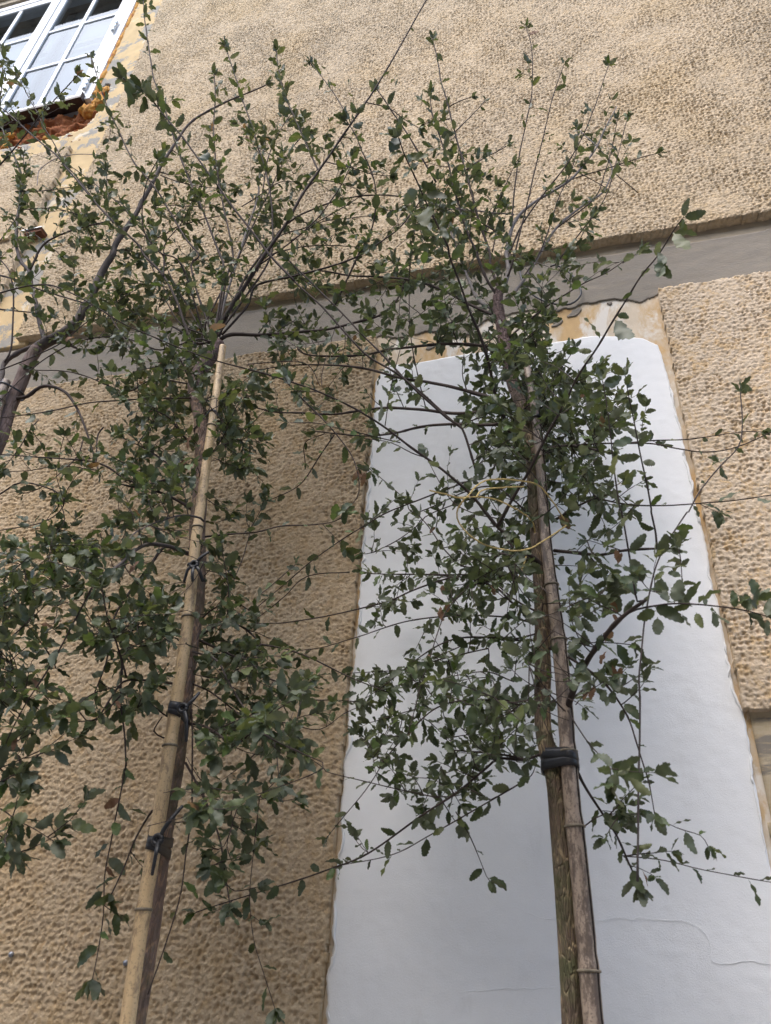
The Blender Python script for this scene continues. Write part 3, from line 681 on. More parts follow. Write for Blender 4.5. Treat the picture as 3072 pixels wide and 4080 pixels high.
def trunk(tree, pts, offs, ws, mat, low_to, sides=26, amp=.15, seed=1):
    p = [P(x, y, o) for (x, y), o in zip(pts, offs)]
    w = [wd*.5/FOC*proj(a)[2] for wd, a in zip(ws, p)]
    base = np.array(low_to); fr = (0, .3, .55, .75, .88, .95)
    p = [base+(p[0]-base)*f for f in fr]+p; w = [w[0]*(1.25-.25*f) for f in fr]+w
    path = catmull(p, .012); k = np.linspace(0, 1, len(path))
    cum = np.concatenate([[0], np.cumsum(np.linalg.norm(np.diff(np.array(p), axis=0), axis=1))]); cum /= cum[-1]
    r = np.interp(k, cum, w)
    def bumps(i, th):
        a = amp*(fbm(i*.10+0*th, th*2.2, seed, 3)+.6*fbm(i*.5+0*th, th*5, seed+5, 2)); b = np.minimum(th, 2*math.pi-th)/.9
        return a*np.clip(b, .25, 1)
    v, q, t = tube(path, r, sides, bumps)
    tree.paths.append((-1, path)); return Soup().add(v, q, t).mesh('trunk', [mat])

G3 = 'young holm oaks tied to bamboo along the wall'
# ---- right tree
rootR = thing('oak_tree', 'young oak tree with mossy corky trunk standing before the white plaster patch', 'tree', tuple(P(2273, 4080, .45)*[1, 1, 0]+[-.03, 0, 0]), G3)
R = Tree(rootR)
ptsR = px('o:218,940 205,700 185,420 165,200 150,40 9:190,1400 185,1000 180,600') + px('w:780,640 770,480 745,330 6:0,860')+px('5:1640,760 1610,600 1580,430 1560,300 1570,215')
offR = [.45]*len(ptsR)
wR = [88, 84, 78, 72, 70, 66, 64, 60, 54, 50, 48, 46, 44, 44, 44, 42, 36]
obj('trunk', trunk(R, ptsR, offR, wR[:len(ptsR)], M_barkR, (rootR.location.x, -.45, -.02)), rootR); pass
b = R.branch; NEAR = {}
b('5:1590,230 1630,100 1620,0 z:30,1560 50,1450 100,1340 220,1240 400,1130 500,1030 580,920 640,790 710,660', .45, .40, 20, 4, (.25, .35, .8), 3, .10, 'P', 0)
b('5:1610,290 1666,240 z:60,1830 130,1740 230,1580 330,1420 450,1310 600,1210 660,1130 680,1040 600,920 480,810', .44, .30, 15, 4, (.25, .45, .8), 4, .10, 'P', 2)
b('5:1545,350 1440,290 1380,180 1330,40 2:1270,1540 1230,1440 1200,1330', .45, .35, 16, 5, (.35, .8, .9), 5, .12, 'P')
b('z:60,1430 70,1250 100,1000 150,760 185,560 185,320 150,170', .42, .55, 7, 3, (.45, .28, .9), .5, .06)
b('z:30,1720 60,1640 140,1330 200,1060 260,830 330,550 385,395', .45, .62, 8, 3, (.4, .25, .8), .5, .05, None, 1)
b('z:50,1560 130,1380 260,1200 400,1020 500,840 580,650 660,400', .45, .55, 8, 3, (.3, .25, .85), 1, .06, None, 3)
b('z:130,1720 250,1530 350,1230 430,1060 470,880 460,790', .44, .42, 7, 3, (.2, .7, .9), 4, .08)
b('z:330,1420 570,1230 640,1060 690,880 715,740', .38, .42, 6, 3, (.5, .5, .9), 1, .06)
b('z:330,1640 560,1340 650,1200 720,950 775,730', .40, .44, 6, 3, (.3, .35, .9), 1, .06)
b('z:330,1160 430,1110 600,1060 750,1010 880,970 960,950', .40, .36, 6, 3, (.3, .4, .8), 1.5, .06)
b('z:440,1050 640,1160', .40, .34, 4, 3, None); b('z:680,1060 720,1090 840,1190', .3, .3, 4, 3, None)
b('z:380,1640 430,1570 510,1430 550,1340 540,1260', .35, .30, 4, 3, (.1, .6, .9), 2, .06)
b('5:1560,330 1550,250 1490,150 1430,0 2:1430,1640 1380,1540 1320,1370 1270,1190 1240,1060 1190,900 1140,750 1120,600', .45, .62, 12, 4, (.35, .9, 1.0), 4, .10, None, 6)
b('5:1570,260 1560,200 1510,50 2:1510,1640 1430,1400 1380,1210 1330,1030 1280,850 1240,680 1195,530 1165,370 1135,250', .45, .55, 12, 4, (.25, .35, .95), 1.5, .09, None, 4)
b('2:1250,690 1330,650 1390,630', .5, .5, 5, 3, (.8, .5, .6), 0); b('2:1290,850 1420,720 1480,650', .5, .46, 5, 3, (.8, .5, .6), 0, .05, None, 1)
b('2:1360,1100 1480,1020 1560,980 1630,940', .5, .44, 6, 3, (.3, .55, .8), 0, .05, None, 3); b('2:1250,770 1170,785 1090,800', .52, .56, 5, 3, (.5, .8, .9), 2)
b('z:-60,1560 -40,1440 2:1480,1500 1580,1270 1666,1080', .46, .52, 6, 3, (.2, .5, .9), 2, .08)
b('5:1640,40 2:1620,1560 1450,1440 1300,1350 1120,1320 1000,1360 840,1365', .45, .30, 9, 3, (.2, .8, .95), 4, .10)
b('2:1666,1390 1450,1370 1250,1360 1110,1410 1030,1370 1020,1520', .42, .34, 6, 4, (.2, .5, .9), 3, .1, 'P')
# long shoot reaching up and out towards the street
NEAR['up'] = b('5:1666,1160 1640,1140 1590,1020 1540,880 1500,680 1440,500 1370,340 1310,160 1250,0 2:1240,1600 1180,1480 1110,1340 1040,1180 960,1010 920,890', .46, 1.12, [16, 13, 11, 9, 8, 7, 6, 5], 6, (.45, .62, 1.18), .6, .07, None, 4)
b('2:1160,1180 1050,990 950,830 860,700 780,580', .5, .62, 8, 4, (.55, .45, .95), .5, .06, None, 6)
b('5:1535,385 1370,310 1200,220 1000,155 800,135 600,125 400,95 240,120 0,190', .45, .30, 13, 4, (.12, .55, .9), 4, .13)
b('5:1590,600 1400,575 1200,570 1000,590 850,610 700,640 500,650 330,640 265,600 300,540 420,500', .45, .22, 15, 5, (.10, .45, .9), 4, .12)
b('5:1560,930 1300,860 1100,815 950,795 750,740 600,715 400,705 200,710 0,740', .45, .35, 16, 4, (.1, .5, .9), 5, .10)
b('5:1600,1005 1300,1020 1050,995 850,985 700,1000 500,1025 300,1020 100,1010 0,985', .45, .30, 16, 5, (.15, .35, .9), 3, .10)
b('5:1560,1090 1480,1095 1250,1090 1050,1110 900,1145 700,1165 500,1150 380,1135', .45, .28, 14, 5, (.12, .4, .9), 4, .09)
b('5:1480,1040 1330,1080 1150,1100 900,1145', .44, .3, 6, 3, (.3, .3, .9), 2)
# long low shoot towards the left, close to the camera
b('w:815,905 790,880 640,750 560,650 500,590 5:1350,1510 1200,1380 1000,1240 800,1090 600,970 400,880 200,810 0,750 4:1400,680 1200,610 1000,530 800,440 640,340', .46, 1.12, [18, 13, 11, 9, 8, 7, 6, 5, 5], 5, (.30, .45, 1.1), 1.2, .11, None, 4)
b('5:400,880 240,870 180,790', .95, 1.0, 4, 3, (.2, 1.4, .9), 4, .05)
b('5:190,815 290,920 400,1030 520,1160 600,1270 640,1370 665,1480 650,1570 580,1650', .98, .92, 6, 4, (.15, .45, .85), 2, .08, None, 5)
b('5:930,1210 800,1180 640,1140 500,1110 380,1085 200,1080', .70, .85, 5, 3, (.1, .75, 1.0), 3, .08)
b('5:1100,1310 1000,1275 870,1210 690,1180', .62, .72, 5, 3, (.1, .55, 1.0), 2, .08)
b('5:90,0 240,160 440,350 590,520 720,650 930,780 1060,900 1230,1050 1330,1120 1400,1330 1420,1400', .75, .5, 6, 10, None)
NEAR['tip'] = b('<1:800,510 900,570 960,620 1050,730 1200,910 1330,1090 1430,1230 1500,1330 2:0,1540 5:90,0 240,160', .78, .98, 10, 5, (.35, .42, 1.2), .5, .07, None, 5)
b('5:1330,1120 1230,1040 1080,900 960,800 830,660 700,530 560,380 400,220 210,30', .48, .66, 10, 5, (.15, .45, 1.0), 2, .09)
b('5:1095,990 1050,800 1000,550 985,300 990,0', .36, .5, 5, 3, (.05, .45, .9), 2, .07)
b('5:950,980 890,840 850,700 840,620', .32, .4, 4, 3, (.1, .6, .9), 2); b('5:830,1100 850,950 880,800 930,600', .6, .68, 4, 3, (.2, .6, 1), 2)
b('5:500,1160 400,1310 300,1460 200,1530 60,1590', .28, .22, 6, 3, (.2, .75, .9), 3, .07, None, 5)
b('5:440,1150 310,1210 310,1340', .26, .2, 4, 3, (.2, 1, .9), 3, .05)
b('w:760,700 600,600 5:1040,1659 960,1580 850,1480 730,1380', .44, .3, 7, 3, (.25, .8, .95), 3, .07)
b('w:640,720 5:1380,1659 1240,1560 1100,1310', .45, .4, 5, 3, (.2, .7, .9), 3)
# near shoot rising to the right, big leaves
NEAR['right'] = b('w:640,750 700,640 760,540 6:190,1200 330,950 420,770 540,590 640,420 730,280 830,120 930,0 z:1060,1430 1120,1350', .56, 1.10, 14, 5, (.12, .27, 1.32), .3, .05, None, 2)
b('6:-40,540 0,500 180,350 300,270 450,180 600,110 720,30 z:750,1630 850,1560', .45, .50, 8, 3, (.2, .55, .9), 1.5, .05, None, 4)
b('5:1640,700 6:60,560 160,460 220,380', .45, .5, 6, 3, (.2, 1.2, .9), 6, .08)
b('6:60,1000 230,830 300,740 380,620 390,590', .47, .5, 6, 3, (.1, .9, .9), 5, .06)
NEAR['v1'] = b('9:850,575 800,580 770,420 740,230 700,0 6:690,1640 650,1370 630,1200 600,980 570,810', .78, .95, 9, 4, (.05, .55, 1.25), .8, .06, None, 4)
NEAR['v2'] = b('9:925,230 920,140 890,0 6:890,1640 870,1530 830,1330 790,1130 750,930 725,780', .62, .80, 9, 4, (.1, .48, 1.15), .8, .06, None, 4)
b('6:120,1250 190,1250 340,1230 500,1250 640,1275', .45, .55, 16, 7, (.1, .8, 1), 5, .10)
b('6:340,1230 600,1215 870,1200 1080,1190 1300,1165 1480,1140 1600,1140', .50, .5, 8, 3, (.25, .42, .9), 2, .05, None, 4)
b('6:640,1220 880,1215 1050,1250 1250,1270 1450,1240 1666,1140 1750,1090', .52, .62, 7, 4, (.3, .25, .95), .6, .05)
b('o:458,420 460,200 465,-40 9:815,1380 820,1200 812,1060 825,900 850,680 890,480 920,350 970,230 1060,90 1120,0 6:1130,1659 1200,1530 1330,1370 1450,1240 1480,1100 1470,880', .62, .72, 9, 5, (.05, .20, 1.0), .9, .05, 'G', 5)
b('9:250,60 320,20 6:340,1659 500,1580 600,1550', .46, .55, 12, 6, (.15, 1, 1), 6, .1)
b('6:540,1570 740,1610 970,1620 1250,1600 1450,1580 1666,1550 1760,1540', .5, .6, 7, 4, (.2, .42, 1.05), 1.6, .05)
b('9:340,1300 360,1230 420,1080 480,960 560,840 640,740 740,650 850,570', .47, .80, 30, 14, (.1, .3, 1.2), 3, .12, None, 0)
NEAR['out'] = b('9:740,655 800,630 920,605 1040,590 1250,600 1450,630 1640,680 1760,720', .75, .72, 9, 4, (.1, .75, 1.32), 3, .08, None, 5)
b('9:960,520 880,510 800,420', .75, .85, 5, 3, (.1, 1.2, 1.2), 3); b('9:1100,600 1090,420 1080,280 1050,220', .7, .66, 5, 3, (.05, .9, 1.1), 4, .06)
b('9:260,250 440,270 560,275 700,250 850,240 1010,235', .45, .62, 15, 8, (.2, .4, 1.05), 3, .09)
b('9:230,880 340,930 480,1020 600,1130 690,1250 750,1360 790,1480 840,1650 o:500,60 520,170', .46, .55, 12, 4, (.3, .3, 1.0), 1.5, .07, None, 5)
b('9:240,870 340,860 480,850 640,850 760,860', .46, .55, 6, 4, (.2, .9, 1.05), 4, .08)
b('o:200,-60 255,50 320,160 380,250 430,360 465,440', .45, .42, 14, 6, (.35, 1.1, 1.0), 8, .07, None, 9)
b('o:400,325 560,345 700,375 850,405 952,425', .42, .40, 5, 3, (.1, .75, 1.0), 1.4, .04)
b('o:262,215 330,175 460,170', .45, .5, 6, 4, (.4, .8, .9), 3, .06); b('o:500,170 600,220 690,250 720,290', .52, .5, 4, 3, (.1, .9, .9), 3, .05)
NEAR['low'] = b('9:350,1290 400,1380 520,1540 620,1640 o:360,60', .50, .85, 6, 4, (.25, .45, 1.3), 1.5, .07, None, 5)
b('9:330,1290 230,1180 100,1000 60,930', .5, .85, 7, 4, (.15, .8, 1.25), 5, .10); b('9:230,1260 0,1240 8:1500,1190 1300,1110 1180,1080', .5, .9, 6, 4, (.1, .7, 1.15), 4, .09)
b('9:400,1250 480,1170 640,1060', .5, .75, 4, 3, (.3, .7, 1.1), 3, .08)
# left side, low
b('x:830,465 740,495 650,490 600,530 500,610 350,710 160,845 0,910 y:1400,1440 1180,1510 930,1590', .45, .32, 11, 4, (.12, .55, .95), 3.2, .09, None, 5)
b('x:740,495 640,475 480,460', .45, .4, 10, 5, (.2, .9, .9), 6, .07, None, 5)
b('x:760,560 700,600 560,680 400,770 250,850 60,890', .45, .34, 7, 3, (.1, .8, 1), 3, .07)
b('x:485,690 540,790 600,930 610,945', .40, .36, 5, 3, (.05, .75, 1.0), 1.5, .05, None, 4)
b('x:430,520 450,570 500,660', .4, .36, 4, 3, (.05, .9, .95), 2, .05)
b('9:120,1240 0,1225 8:1500,1220 1300,1230 1150,1280 1000,1410 850,1580 x:160,590 0,790', .46, .40, 9, 3, (.05, .5, .95), 2, .06)
b('x:430,640 200,590 0,540 8:430,1659 300,1570', .4, .5, 5, 3, (.05, .5, .9), 1.5, .06)
b('9:100,620 0,600 8:1560,500 1400,440 1250,415 1000,405 740,400', .45, .28, 11, 4, (.1, .75, .95), 5, .08, None, 4)
b('8:1300,430 1240,430 1000,510 850,580 650,630 430,680 200,715 0,720', .44, .30, 8, 4, (.25, .32, .95), 1.5, .07)
b('9:130,720 0,690 8:1590,680 1300,670 1000,705 800,760 620,820 420,880 260,900', .45, .26, 8, 3, (.05, .52, .95), 2, .06)
b('9:120,830 0,830 8:1600,820 1400,810 1250,830 1100,910 950,1020 830,1120 700,1210', .45, .32, 9, 3, (.05, .6, .95), 3.5, .07)
b('8:1500,885 1200,955 960,1020 600,1045', .44, .26, 6, 3, (.1, .75, .9), 3, .06)
b('5:1666,1480 8:1150,0 1050,80 900,190 740,265 690,270', .42, .24, 6, 3, (.15, .6, .9), 3, .05, None, 5)
b('5:1400,1450 1150,1540 8:850,0 700,85 520,200 350,320 200,450 0,620', .42, .24, 7, 3, (.1, .52, .95), 2.5, .07)
b('8:600,390 320,420 180,550 0,690', .3, .22, 5, 3, (.1, .5, .9), 2, .06)
b('w:800,900 700,840 8:1380,360 1230,260 1130,120 1050,20', .46, .42, 9, 4, (.1, .9, 1.0), 5, .08)
b('8:1470,470 1380,480 1240,620 1180,760 1120,940 1060,1130 1010,1340 980,1440', .55, .60, 5, 4, (.1, .30, .9), 1, .05)
b('w:790,1070 700,1020 600,940 500,930 8:740,400', .45, .32, 8, 3, (.2, .8, .95), 4, .07)
b('w:800,1150 700,1170 600,1160 480,1210 360,1260', .45, .36, 8, 3, (.1, .9, 1), 5, .08)
b('8:1666,1100 1500,1040 1300,1060 1100,1110 1000,1090', .5, .6, 6, 3, (.1, .8, 1.05), 4, .08)
b('9:150,330 60,300 8:1640,200 1560,90 1490,0', .46, .5, 12, 7, (.2, .8, 1), 5, .10)
b('5:1560,1330 1480,1440 1310,1470', .46, .4, 6, 3, (.1, 1, 1), 4)
F = R.fill
F(1130, 880, 110, 130, 62, (.25, .75)); F(1170, 1010, 130, 90, 41, (.25, .7)); F(1080, 1150, 100, 90, 28, (.28, .75)); F(1110, 1300, 110, 110, 29, (.3, .7))
F(1130, 1470, 110, 120, 30, (.3, .85), 1.05); F(1240, 1120, 120, 80, 18, (.3, .7)); F(1270, 890, 110, 80, 30, (.25, .6)); F(1120, 760, 80, 80, 28, (.25, .65))
F(1060, 640, 130, 90, 25, (.3, .6), .95); F(1010, 500, 150, 90, 22, (.3, .6), .95); F(950, 400, 110, 110, 18, (.35, .65), .95); F(870, 560, 120, 100, 16, (.25, .6), .95)
F(1210, 560, 90, 110, 11, (.3, .55), .9); F(900, 690, 130, 80, 22, (.22, .6), .95); F(700, 680, 160, 80, 23, (.2, .55), .95); F(660, 800, 110, 90, 13, (.2, .6), .95)
F(1250, 1270, 60, 60, 7, (.35, .8), 1.05); F(1300, 1290, 60, 50, 6, (.45, .8), 1.15); F(1150, 1600, 90, 90, 7, (.35, .6), 1.0); F(1330, 1490, 50, 50, 3, (.4, .6)); F(1090, 1640, 50, 50, 5, (.35, .5))
F(850, 1480, 90, 50, 8, (.2, .4)); F(990, 1200, 60, 60, 6, (.25, .5))
F(960, 1510, 80, 70, 14, (.25, .5), .95); F(880, 1600, 110, 60, 14, (.25, .5), .95); F(1010, 1640, 80, 60, 14, (.3, .55), .95); F(1060, 1540, 70, 70, 14, (.3, .6), 1.0); F(900, 1330, 110, 70, 14, (.2, .45), .95); F(860, 1180, 70, 70, 10, (.2, .4), .95); F(900, 1720, 80, 40, 10, (.28, .45), .95); F(1340, 1820, 30, 50, 6, (.38, .5), .95)
F(1140, 850, 90, 90, 34, (.16, .42)); F(1230, 900, 90, 70, 24, (.16, .40)); F(1160, 980, 90, 60, 20, (.16, .42)); F(1110, 720, 60, 70, 14, (.2, .42))
R.leaf_at(NEAR['right'], '6:650,410>795,560@.95 6:905,55>1010,140@1.05 6:925,10>990,50@1.05 z:1060,1440>1160,1590@1.08 z:1110,1350>1140,1440@1.09 z:960,1560>1030,1620@1.05 z:940,1640>1040,1720@1.04 6:510,620>410,610@.9 6:770,235>705,280@1.0')
R.leaf_at(NEAR['v1'], '6:600,980>470,1010@.92 6:615,1050>735,985@.92 6:585,880>480,920@.93 6:630,1150>520,1150@.9 6:570,830>450,830@.95 6:580,820>690,780@.95 6:640,1370>515,1370@.88 6:690,1490>815,1390@.86')
R.leaf_at(NEAR['v2'], '6:740,900>640,935@.8 6:735,860>760,800@.8 6:770,1030>800,960@.78 6:830,1330>920,1360@.74 6:800,1190>870,1140@.75 6:830,1300>660,1310@.74')
R.leaf_at(NEAR['out'], '9:1430,625>1410,495@.73 9:1450,535>1560,640@.73 9:1570,640>1565,500@.73 9:1510,655>1620,690@.73 9:1640,680>1660,560@.73 9:1640,690>1640,810@.73 9:1240,610>1230,525@.73 9:1280,640>1350,760@.73 9:1180,650>1220,755@.73 9:1090,660>1130,765@.73 9:930,680>930,810@.75 9:920,640>790,690@.75 9:1040,590>1075,430@.74 9:1000,590>930,470@.74 9:1100,600>1210,440@.73 9:1150,600>1020,640@.73')
R.leaf_at(NEAR['low'], '9:380,670>480,780@.72 9:570,790>550,890@.7 9:600,1090>750,1190@.75 9:500,1080>390,1090@.75 9:510,1040>620,1100@.75 9:390,1060>470,960@.75 9:380,1040>230,1010@.75 x:1075,525>1010,460@.82 x:1090,540>1170,475@.82 x:1085,540>1050,650@.82 x:1090,550>1140,520@.82')
R.leaf_at(NEAR['low'], 'o:420,35>525,100@.85 o:390,20>335,115@.85', 3)
R.leaf_at(NEAR['up'], '2:920,890>860,985@1.1 2:930,890>1010,870@1.1 2:960,1000>875,1070@1.08 2:985,1010>1110,1000@1.08 2:1000,1060>990,1185@1.06 2:1060,1180>1150,1220@1.04 2:1050,1230>940,1325@1.04 2:1090,1260>1240,1280@1.02 2:1110,1340>1080,1460@1.0 2:1190,1460>1240,1550@.98')
R.leaf_at(NEAR['tip'], '1:880,520>795,530@.97 1:880,530>870,635@.97 1:905,590>820,625@.97 1:910,580>985,480@.97 1:920,580>1045,620@.97 1:950,625>905,730@.97 1:930,580>950,515@.97')
for (t_, x_, y_, of_, sz_) in (('5', 680, 1385, .93, 0.043), ('5', 700, 1400, .93, 0.035), ('8', 1190, 610, .55, 0.038), ('8', 1235, 580, .55, 0.028), ('8', 1200, 470, .5, 0.028), ('9', 430, 590, .6, 0.038), ('9', 470, 600, .6, 0.032), ('9', 600, 900, .55, 0.035), ('9', 640, 990, .55, 0.038), ('9', 700, 1000, .55, 0.035), ('9', 660, 240, .6, 0.035), ('9', 700, 260, .6, 0.032), ('9', 480, 1130, .55, 0.035), ('9', 520, 1130, .55, 0.032), ('9', 630, 560, .6, 0.035), ('9', 640, 660, .55, 0.028), ('8', 1110, 920, .55, 0.028)):
    R.leaf(0, P(*px('%s:%d,%d' % (t_, x_, y_))[0], of_), np.array([rng.normal(0, .4), rng.normal(0, .3), -1.0]), sz_, 4, OUT+rng.normal(0, .4, 3))
R.finish([M_twig, M_twigP, M_twigG])
# ---- left tree
rootL = thing('oak_tree', 'young oak tree with bent trunk behind the straw coloured bamboo stake, before tan stucco', 'tree', tuple(P(555, 4065, .50)*[1, 1, 0]+[.10, 0, 0]), G3)
L = Tree(rootL)
ptsL = px('y:660,2100 740,1600 800,1150 850,850 905,400 940,100 7:1282,350 1280,100 4:1300,1500 1310,1250 1300,1050 1262,850 1310,730 1375,640 1420,560')
wL = [52, 50, 50, 50, 50, 52, 62, 62, 58, 56, 54, 58, 56, 52, 48]
obj('trunk', trunk(L, ptsL, [.50]*len(ptsL), wL, M_barkL, (rootL.location.x, -.50, -.02), seed=8), rootL); pass
b = L.branch
# leaders of the crown
b('4:1400,560 1400,510 1500,330 1600,180 1666,70 2:50,1650 170,1480 300,1250 400,1110 520,930 700,670 830,470 950,260 1095,0 1180,-160', .50, .72, [21, 18, 14, 11, 9, 8, 7, 6, 5, 5], 5, (.28, .10, .95), 1.1, .07, None, 3)
b('4:1430,540 1500,510 1666,512 5:150,505 300,490 460,475 640,430 780,390 880,320 940,220 965,150', .50, .35, 17, 6, (.15, .35, .9), 3, .10)
b('2:400,1110 330,960 260,800 190,640 150,500 125,330', .56, .52, 8, 4, (.1, .75, 1.1), 3, .08, None, 6)
b('4:1400,530 5:50,80 2:100,1560 100,1450 90,1280 50,1090 0,930 1:1640,830 1570,640 1510,450 1460,300', .52, .55, 9, 4, (.55, .42, 1.05), 1.2, .08, None, 7)
b('4:1400,520 1480,100 1:1510,1659 1450,1340 1420,1180 1395,1000 1385,800 1395,620 1390,480', .52, .50, 9, 4, (.35, .6, 1.0), 2, .08, None, 7)
b('4:1390,520 1440,200 1450,60 1:1420,1640 1290,1300 1200,1100 1100,810 1050,650 1000,520 975,380 945,180 930,10', .53, .62, 10, 4, (.3, .26, 1.05), 1, .08, None, 6)
b('4:1400,500 1500,150 1:1666,1290 2:10,1180 40,1000 50,850', .48, .36, 12, 5, (.5, .5, .9), 3, .10, 'P', 4)
b('4:1300,560 1340,420 1400,300 1500,110 1:1666,1400 2:70,1260 130,1130 200,1000 280,900 330,860', .50, .44, 8, 4, (.35, .5, 1.0), 2.5, .09, None, 6)
b('2:20,1350 70,1040 130,880 220,740', .46, .44, 6, 3, (.3, .8, 1.0), 4, .08)
b('4:1370,560 1260,560 1200,450 1150,300 1060,130 940,0 1:900,1590 760,1460 640,1340 550,1230 440,1100 370,1010 200,870 80,760 0,690', .52, .72, 11, 5, (.25, .22, 1.05), 1.6, .08)
b('1:640,1340 500,1150 420,1060 350,930 290,830 240,730 180,620 110,480', .62, .72, 6, 3, (.15, .42, 1.1), 1.8, .07, None, 6)
b('4:1060,130 5:-600,-20 1:1060,1659 930,1500 790,1340 650,1220 560,1150 420,1050', .58, .55, 6, 3, (.1, .4, .95), 3, .08)
b('4:1390,540 1300,300 1240,60 1:1290,1659 1200,1540 1100,1370 1000,1210 890,1080 830,980 760,830 700,700 650,560 590,370', .52, .60, 9, 4, (.35, .48, 1.0), 2.2, .09, None, 6)
b('4:1320,500 1180,60 1:1040,1640 950,1530 920,1420 930,1280 960,1160 1020,1040', .60, .95, 7, 4, (.5, .45, 1.15), 1, .05, None, 5)
b('4:1300,480 1:1060,1659 1180,1440 1290,1220 1400,1080', .50, .5, 6, 3, (.2, .5, .95), 2, .08)
b('4:1250,520 1:960,1659 1100,1500 1250,1440 1400,1405 1500,1390', .5, .42, 7, 4, (.15, .55, .95), 3, .09)
b('1:1040,1135 1200,1190 1400,1220', .5, .46, 4, 3, (.1, .25, .9), 1); b('1:1100,1370 1000,1330 1290,1340 1390,1345', .5, .46, 3, 3, (.3, .3, .9), 1)
b('5:0,70 2:220,1570 380,1430 450,1340 540,1210 600,1090 620,1020', .52, .62, 7, 4, (.25, .5, 1.05), 2, .08, None, 7)
b('2:660,1640 740,1500 770,1350 770,1230 740,1110 680,980 640,880 580,780', .45, .66, 7, 4, (.2, .55, 1.1), 2.2, .08, None, 7)
b('5:500,330 600,120 2:660,1640', .4, .45, 8, 7, (.3, .3, 1), 1)
b('2:600,760 570,720 500,610 430,510 350,410', .64, .60, 5, 3, (.45, .35, 1.0), .6, .05, None, 9)
b('4:1420,520 1560,200 5:0,30 2:200,1450 400,1340 600,1280 800,1265 950,1275', .50, .42, 10, 5, (.25, .32, .95), 2.5, .10)
b('4:1440,510 1600,330 5:0,190 240,130 440,80 660,0 2:800,1570 920,1480 1010,1370 1060,1300', .50, .52, 10, 5, (.2, .32, .95), 2.2, .10)
b('2:450,1050 620,1090 750,1130 860,1140', .58, .5, 5, 3, (.3, .5, .95), 2.5, .08, None, 7); b('2:710,665 850,700 950,770 1050,830', .62, .58, 5, 3, (.6, .4, .9), 1, .05, None, 5)
b('2:300,1250 380,1175 500,1180 640,1220', .55, .45, 6, 3, (.2, .8, .95), 3, .08); b('2:-100,1340 0,1280 150,1180 300,1190', .5, .46, 5, 3, (.2, .8, .95), 4, .08)
b('5:0,100 2:70,1659 300,1600 500,1590 640,1600', .48, .36, 7, 3, (.2, .6, .95), 3, .08); b('5:0,30 2:150,1530 330,1470 550,1350 720,1240', .5, .42, 6, 3, (.2, .6, .95), 3, .08)
b('2:220,1560 420,1440 640,1410 740,1400', .5, .4, 5, 3, (.3, .7, .95), 3, .08)
b('4:1210,510 1100,450 980,400 840,380 700,420', .5, .42, 9, 4, (.2, .5, .9), 4, .1, 'G'); b('4:1400,540 1300,500 1170,440 1080,300 1000,200', .5, .56, 8, 4, (.2, .7, .95), 4, .1)
b('4:1380,560 1270,540 1220,640 1100,700', .52, .7, 9, 4, (.2, 1.0, 1), 5, .1)
b('4:1220,780 1150,640 1060,560 950,500', .5, .6, 8, 4, (.2, .9, 1), 5, .1)
b('4:1210,560 1040,610 900,560 750,525 600,535 400,600 200,740 0,940', .52, .66, 7, 4, (.2, .3, .95), 2, .08)
b('4:1230,830 1000,800 830,880 700,840 560,780 400,745 230,740', .5, .55, 7, 4, (.1, .5, .95), 3, .10)
b('4:1240,920 900,930 600,950 300,1010 0,1050', .52, .72, 7, 4, (.15, .38, 1.0), 2, .09)
b('5:-60,700 5:300,690 410,840 420,760 450,640', .5, .4, 4, 3, None)
# lower limbs of the left tree
b('4:1270,1230 1180,1160 1100,1050 1000,1000', .5, .62, 10, 5, (.2, .9, 1), 6, .11)
b('4:1295,1530 1240,1440 1190,1430 1050,1460 900,1500 780,1480', .5, .66, 16, 7, (.2, .7, 1.05), 6, .11); b('4:1190,1430 1010,1290 860,1210 800,1180', .55, .72, 7, 3, (.2, .7, 1.05), 3, .08)
b('4:1260,1660 1230,1630 1100,1560 950,1500 800,1440 700,1370 580,1330 350,1310 0,1285', .5, .78, 13, 4, (.2, .35, 1.0), 2.5, .09)
b('4:1290,1440 1320,1360 1440,1180 1480,1100', .52, .62, 7, 4, (.3, .9, 1), 4, .08)
b('7:1250,275 1220,270 1100,225 980,205 900,230 830,290 760,350 650,420', .52, .95, 20, 9, (.35, .5, 1.15), 3.5, .10, 'G', 3)
NEAR['left'] = b('7:650,420 600,480 500,670 380,900 260,1100 180,1220 100,1370 40,1500', .92, .82, 8, 5, (.08, .30, 1.25), .8, .06)
b('7:1320,60 1300,40 1190,20 1060,50 930,105 850,160 820,240', .6, 1.0, 9, 4, (.35, .6, 1.15), 2, .05, 'G', 8)
NEAR['tuft'] = b('7:840,330 640,400 470,360 330,320 200,280 110,230', .95, .98, 5, 3, (.1, .5, 1.2), 1.5, .06, None, 6)
b('7:1100,225 1050,240 960,370 850,510 740,690 690,960 610,1180', .54, .62, 14, 5, (.15, .6, 1.1), 5, .10)
b('7:1200,830 1160,800 1000,760 830,740 700,770 600,800', .5, .7, 14, 6, (.15, .7, 1.1), 6, .10)
b('7:870,760 800,820 790,1000 780,1180 790,1300 810,1450 820,1650 y:600,880 570,1050 530,1240 495,1420 490,1600 470,1750 440,1900', .6, .6, 9, 4, (.1, .75, 1.1), 2.4, .07, None, 9)
b('7:1160,1120 1110,1110 970,1090 830,1090 770,1130 700,1230 600,1370 520,1300', .5, .72, 11, 5, (.15, .7, 1.1), 5, .10)
b('7:820,1070 760,860 700,700 660,500', .72, .95, 9, 5, (.2, .5, 1.2), 2, .07, None, 8)
b('7:770,1130 600,1180 500,1260 430,1330', .7, .85, 5, 3, (.1, .9, 1.2), 4, .08); b('7:780,1190 640,1330 500,1360 340,1380', .65, .75, 6, 4, (.1, .8, 1.2), 4, .08)
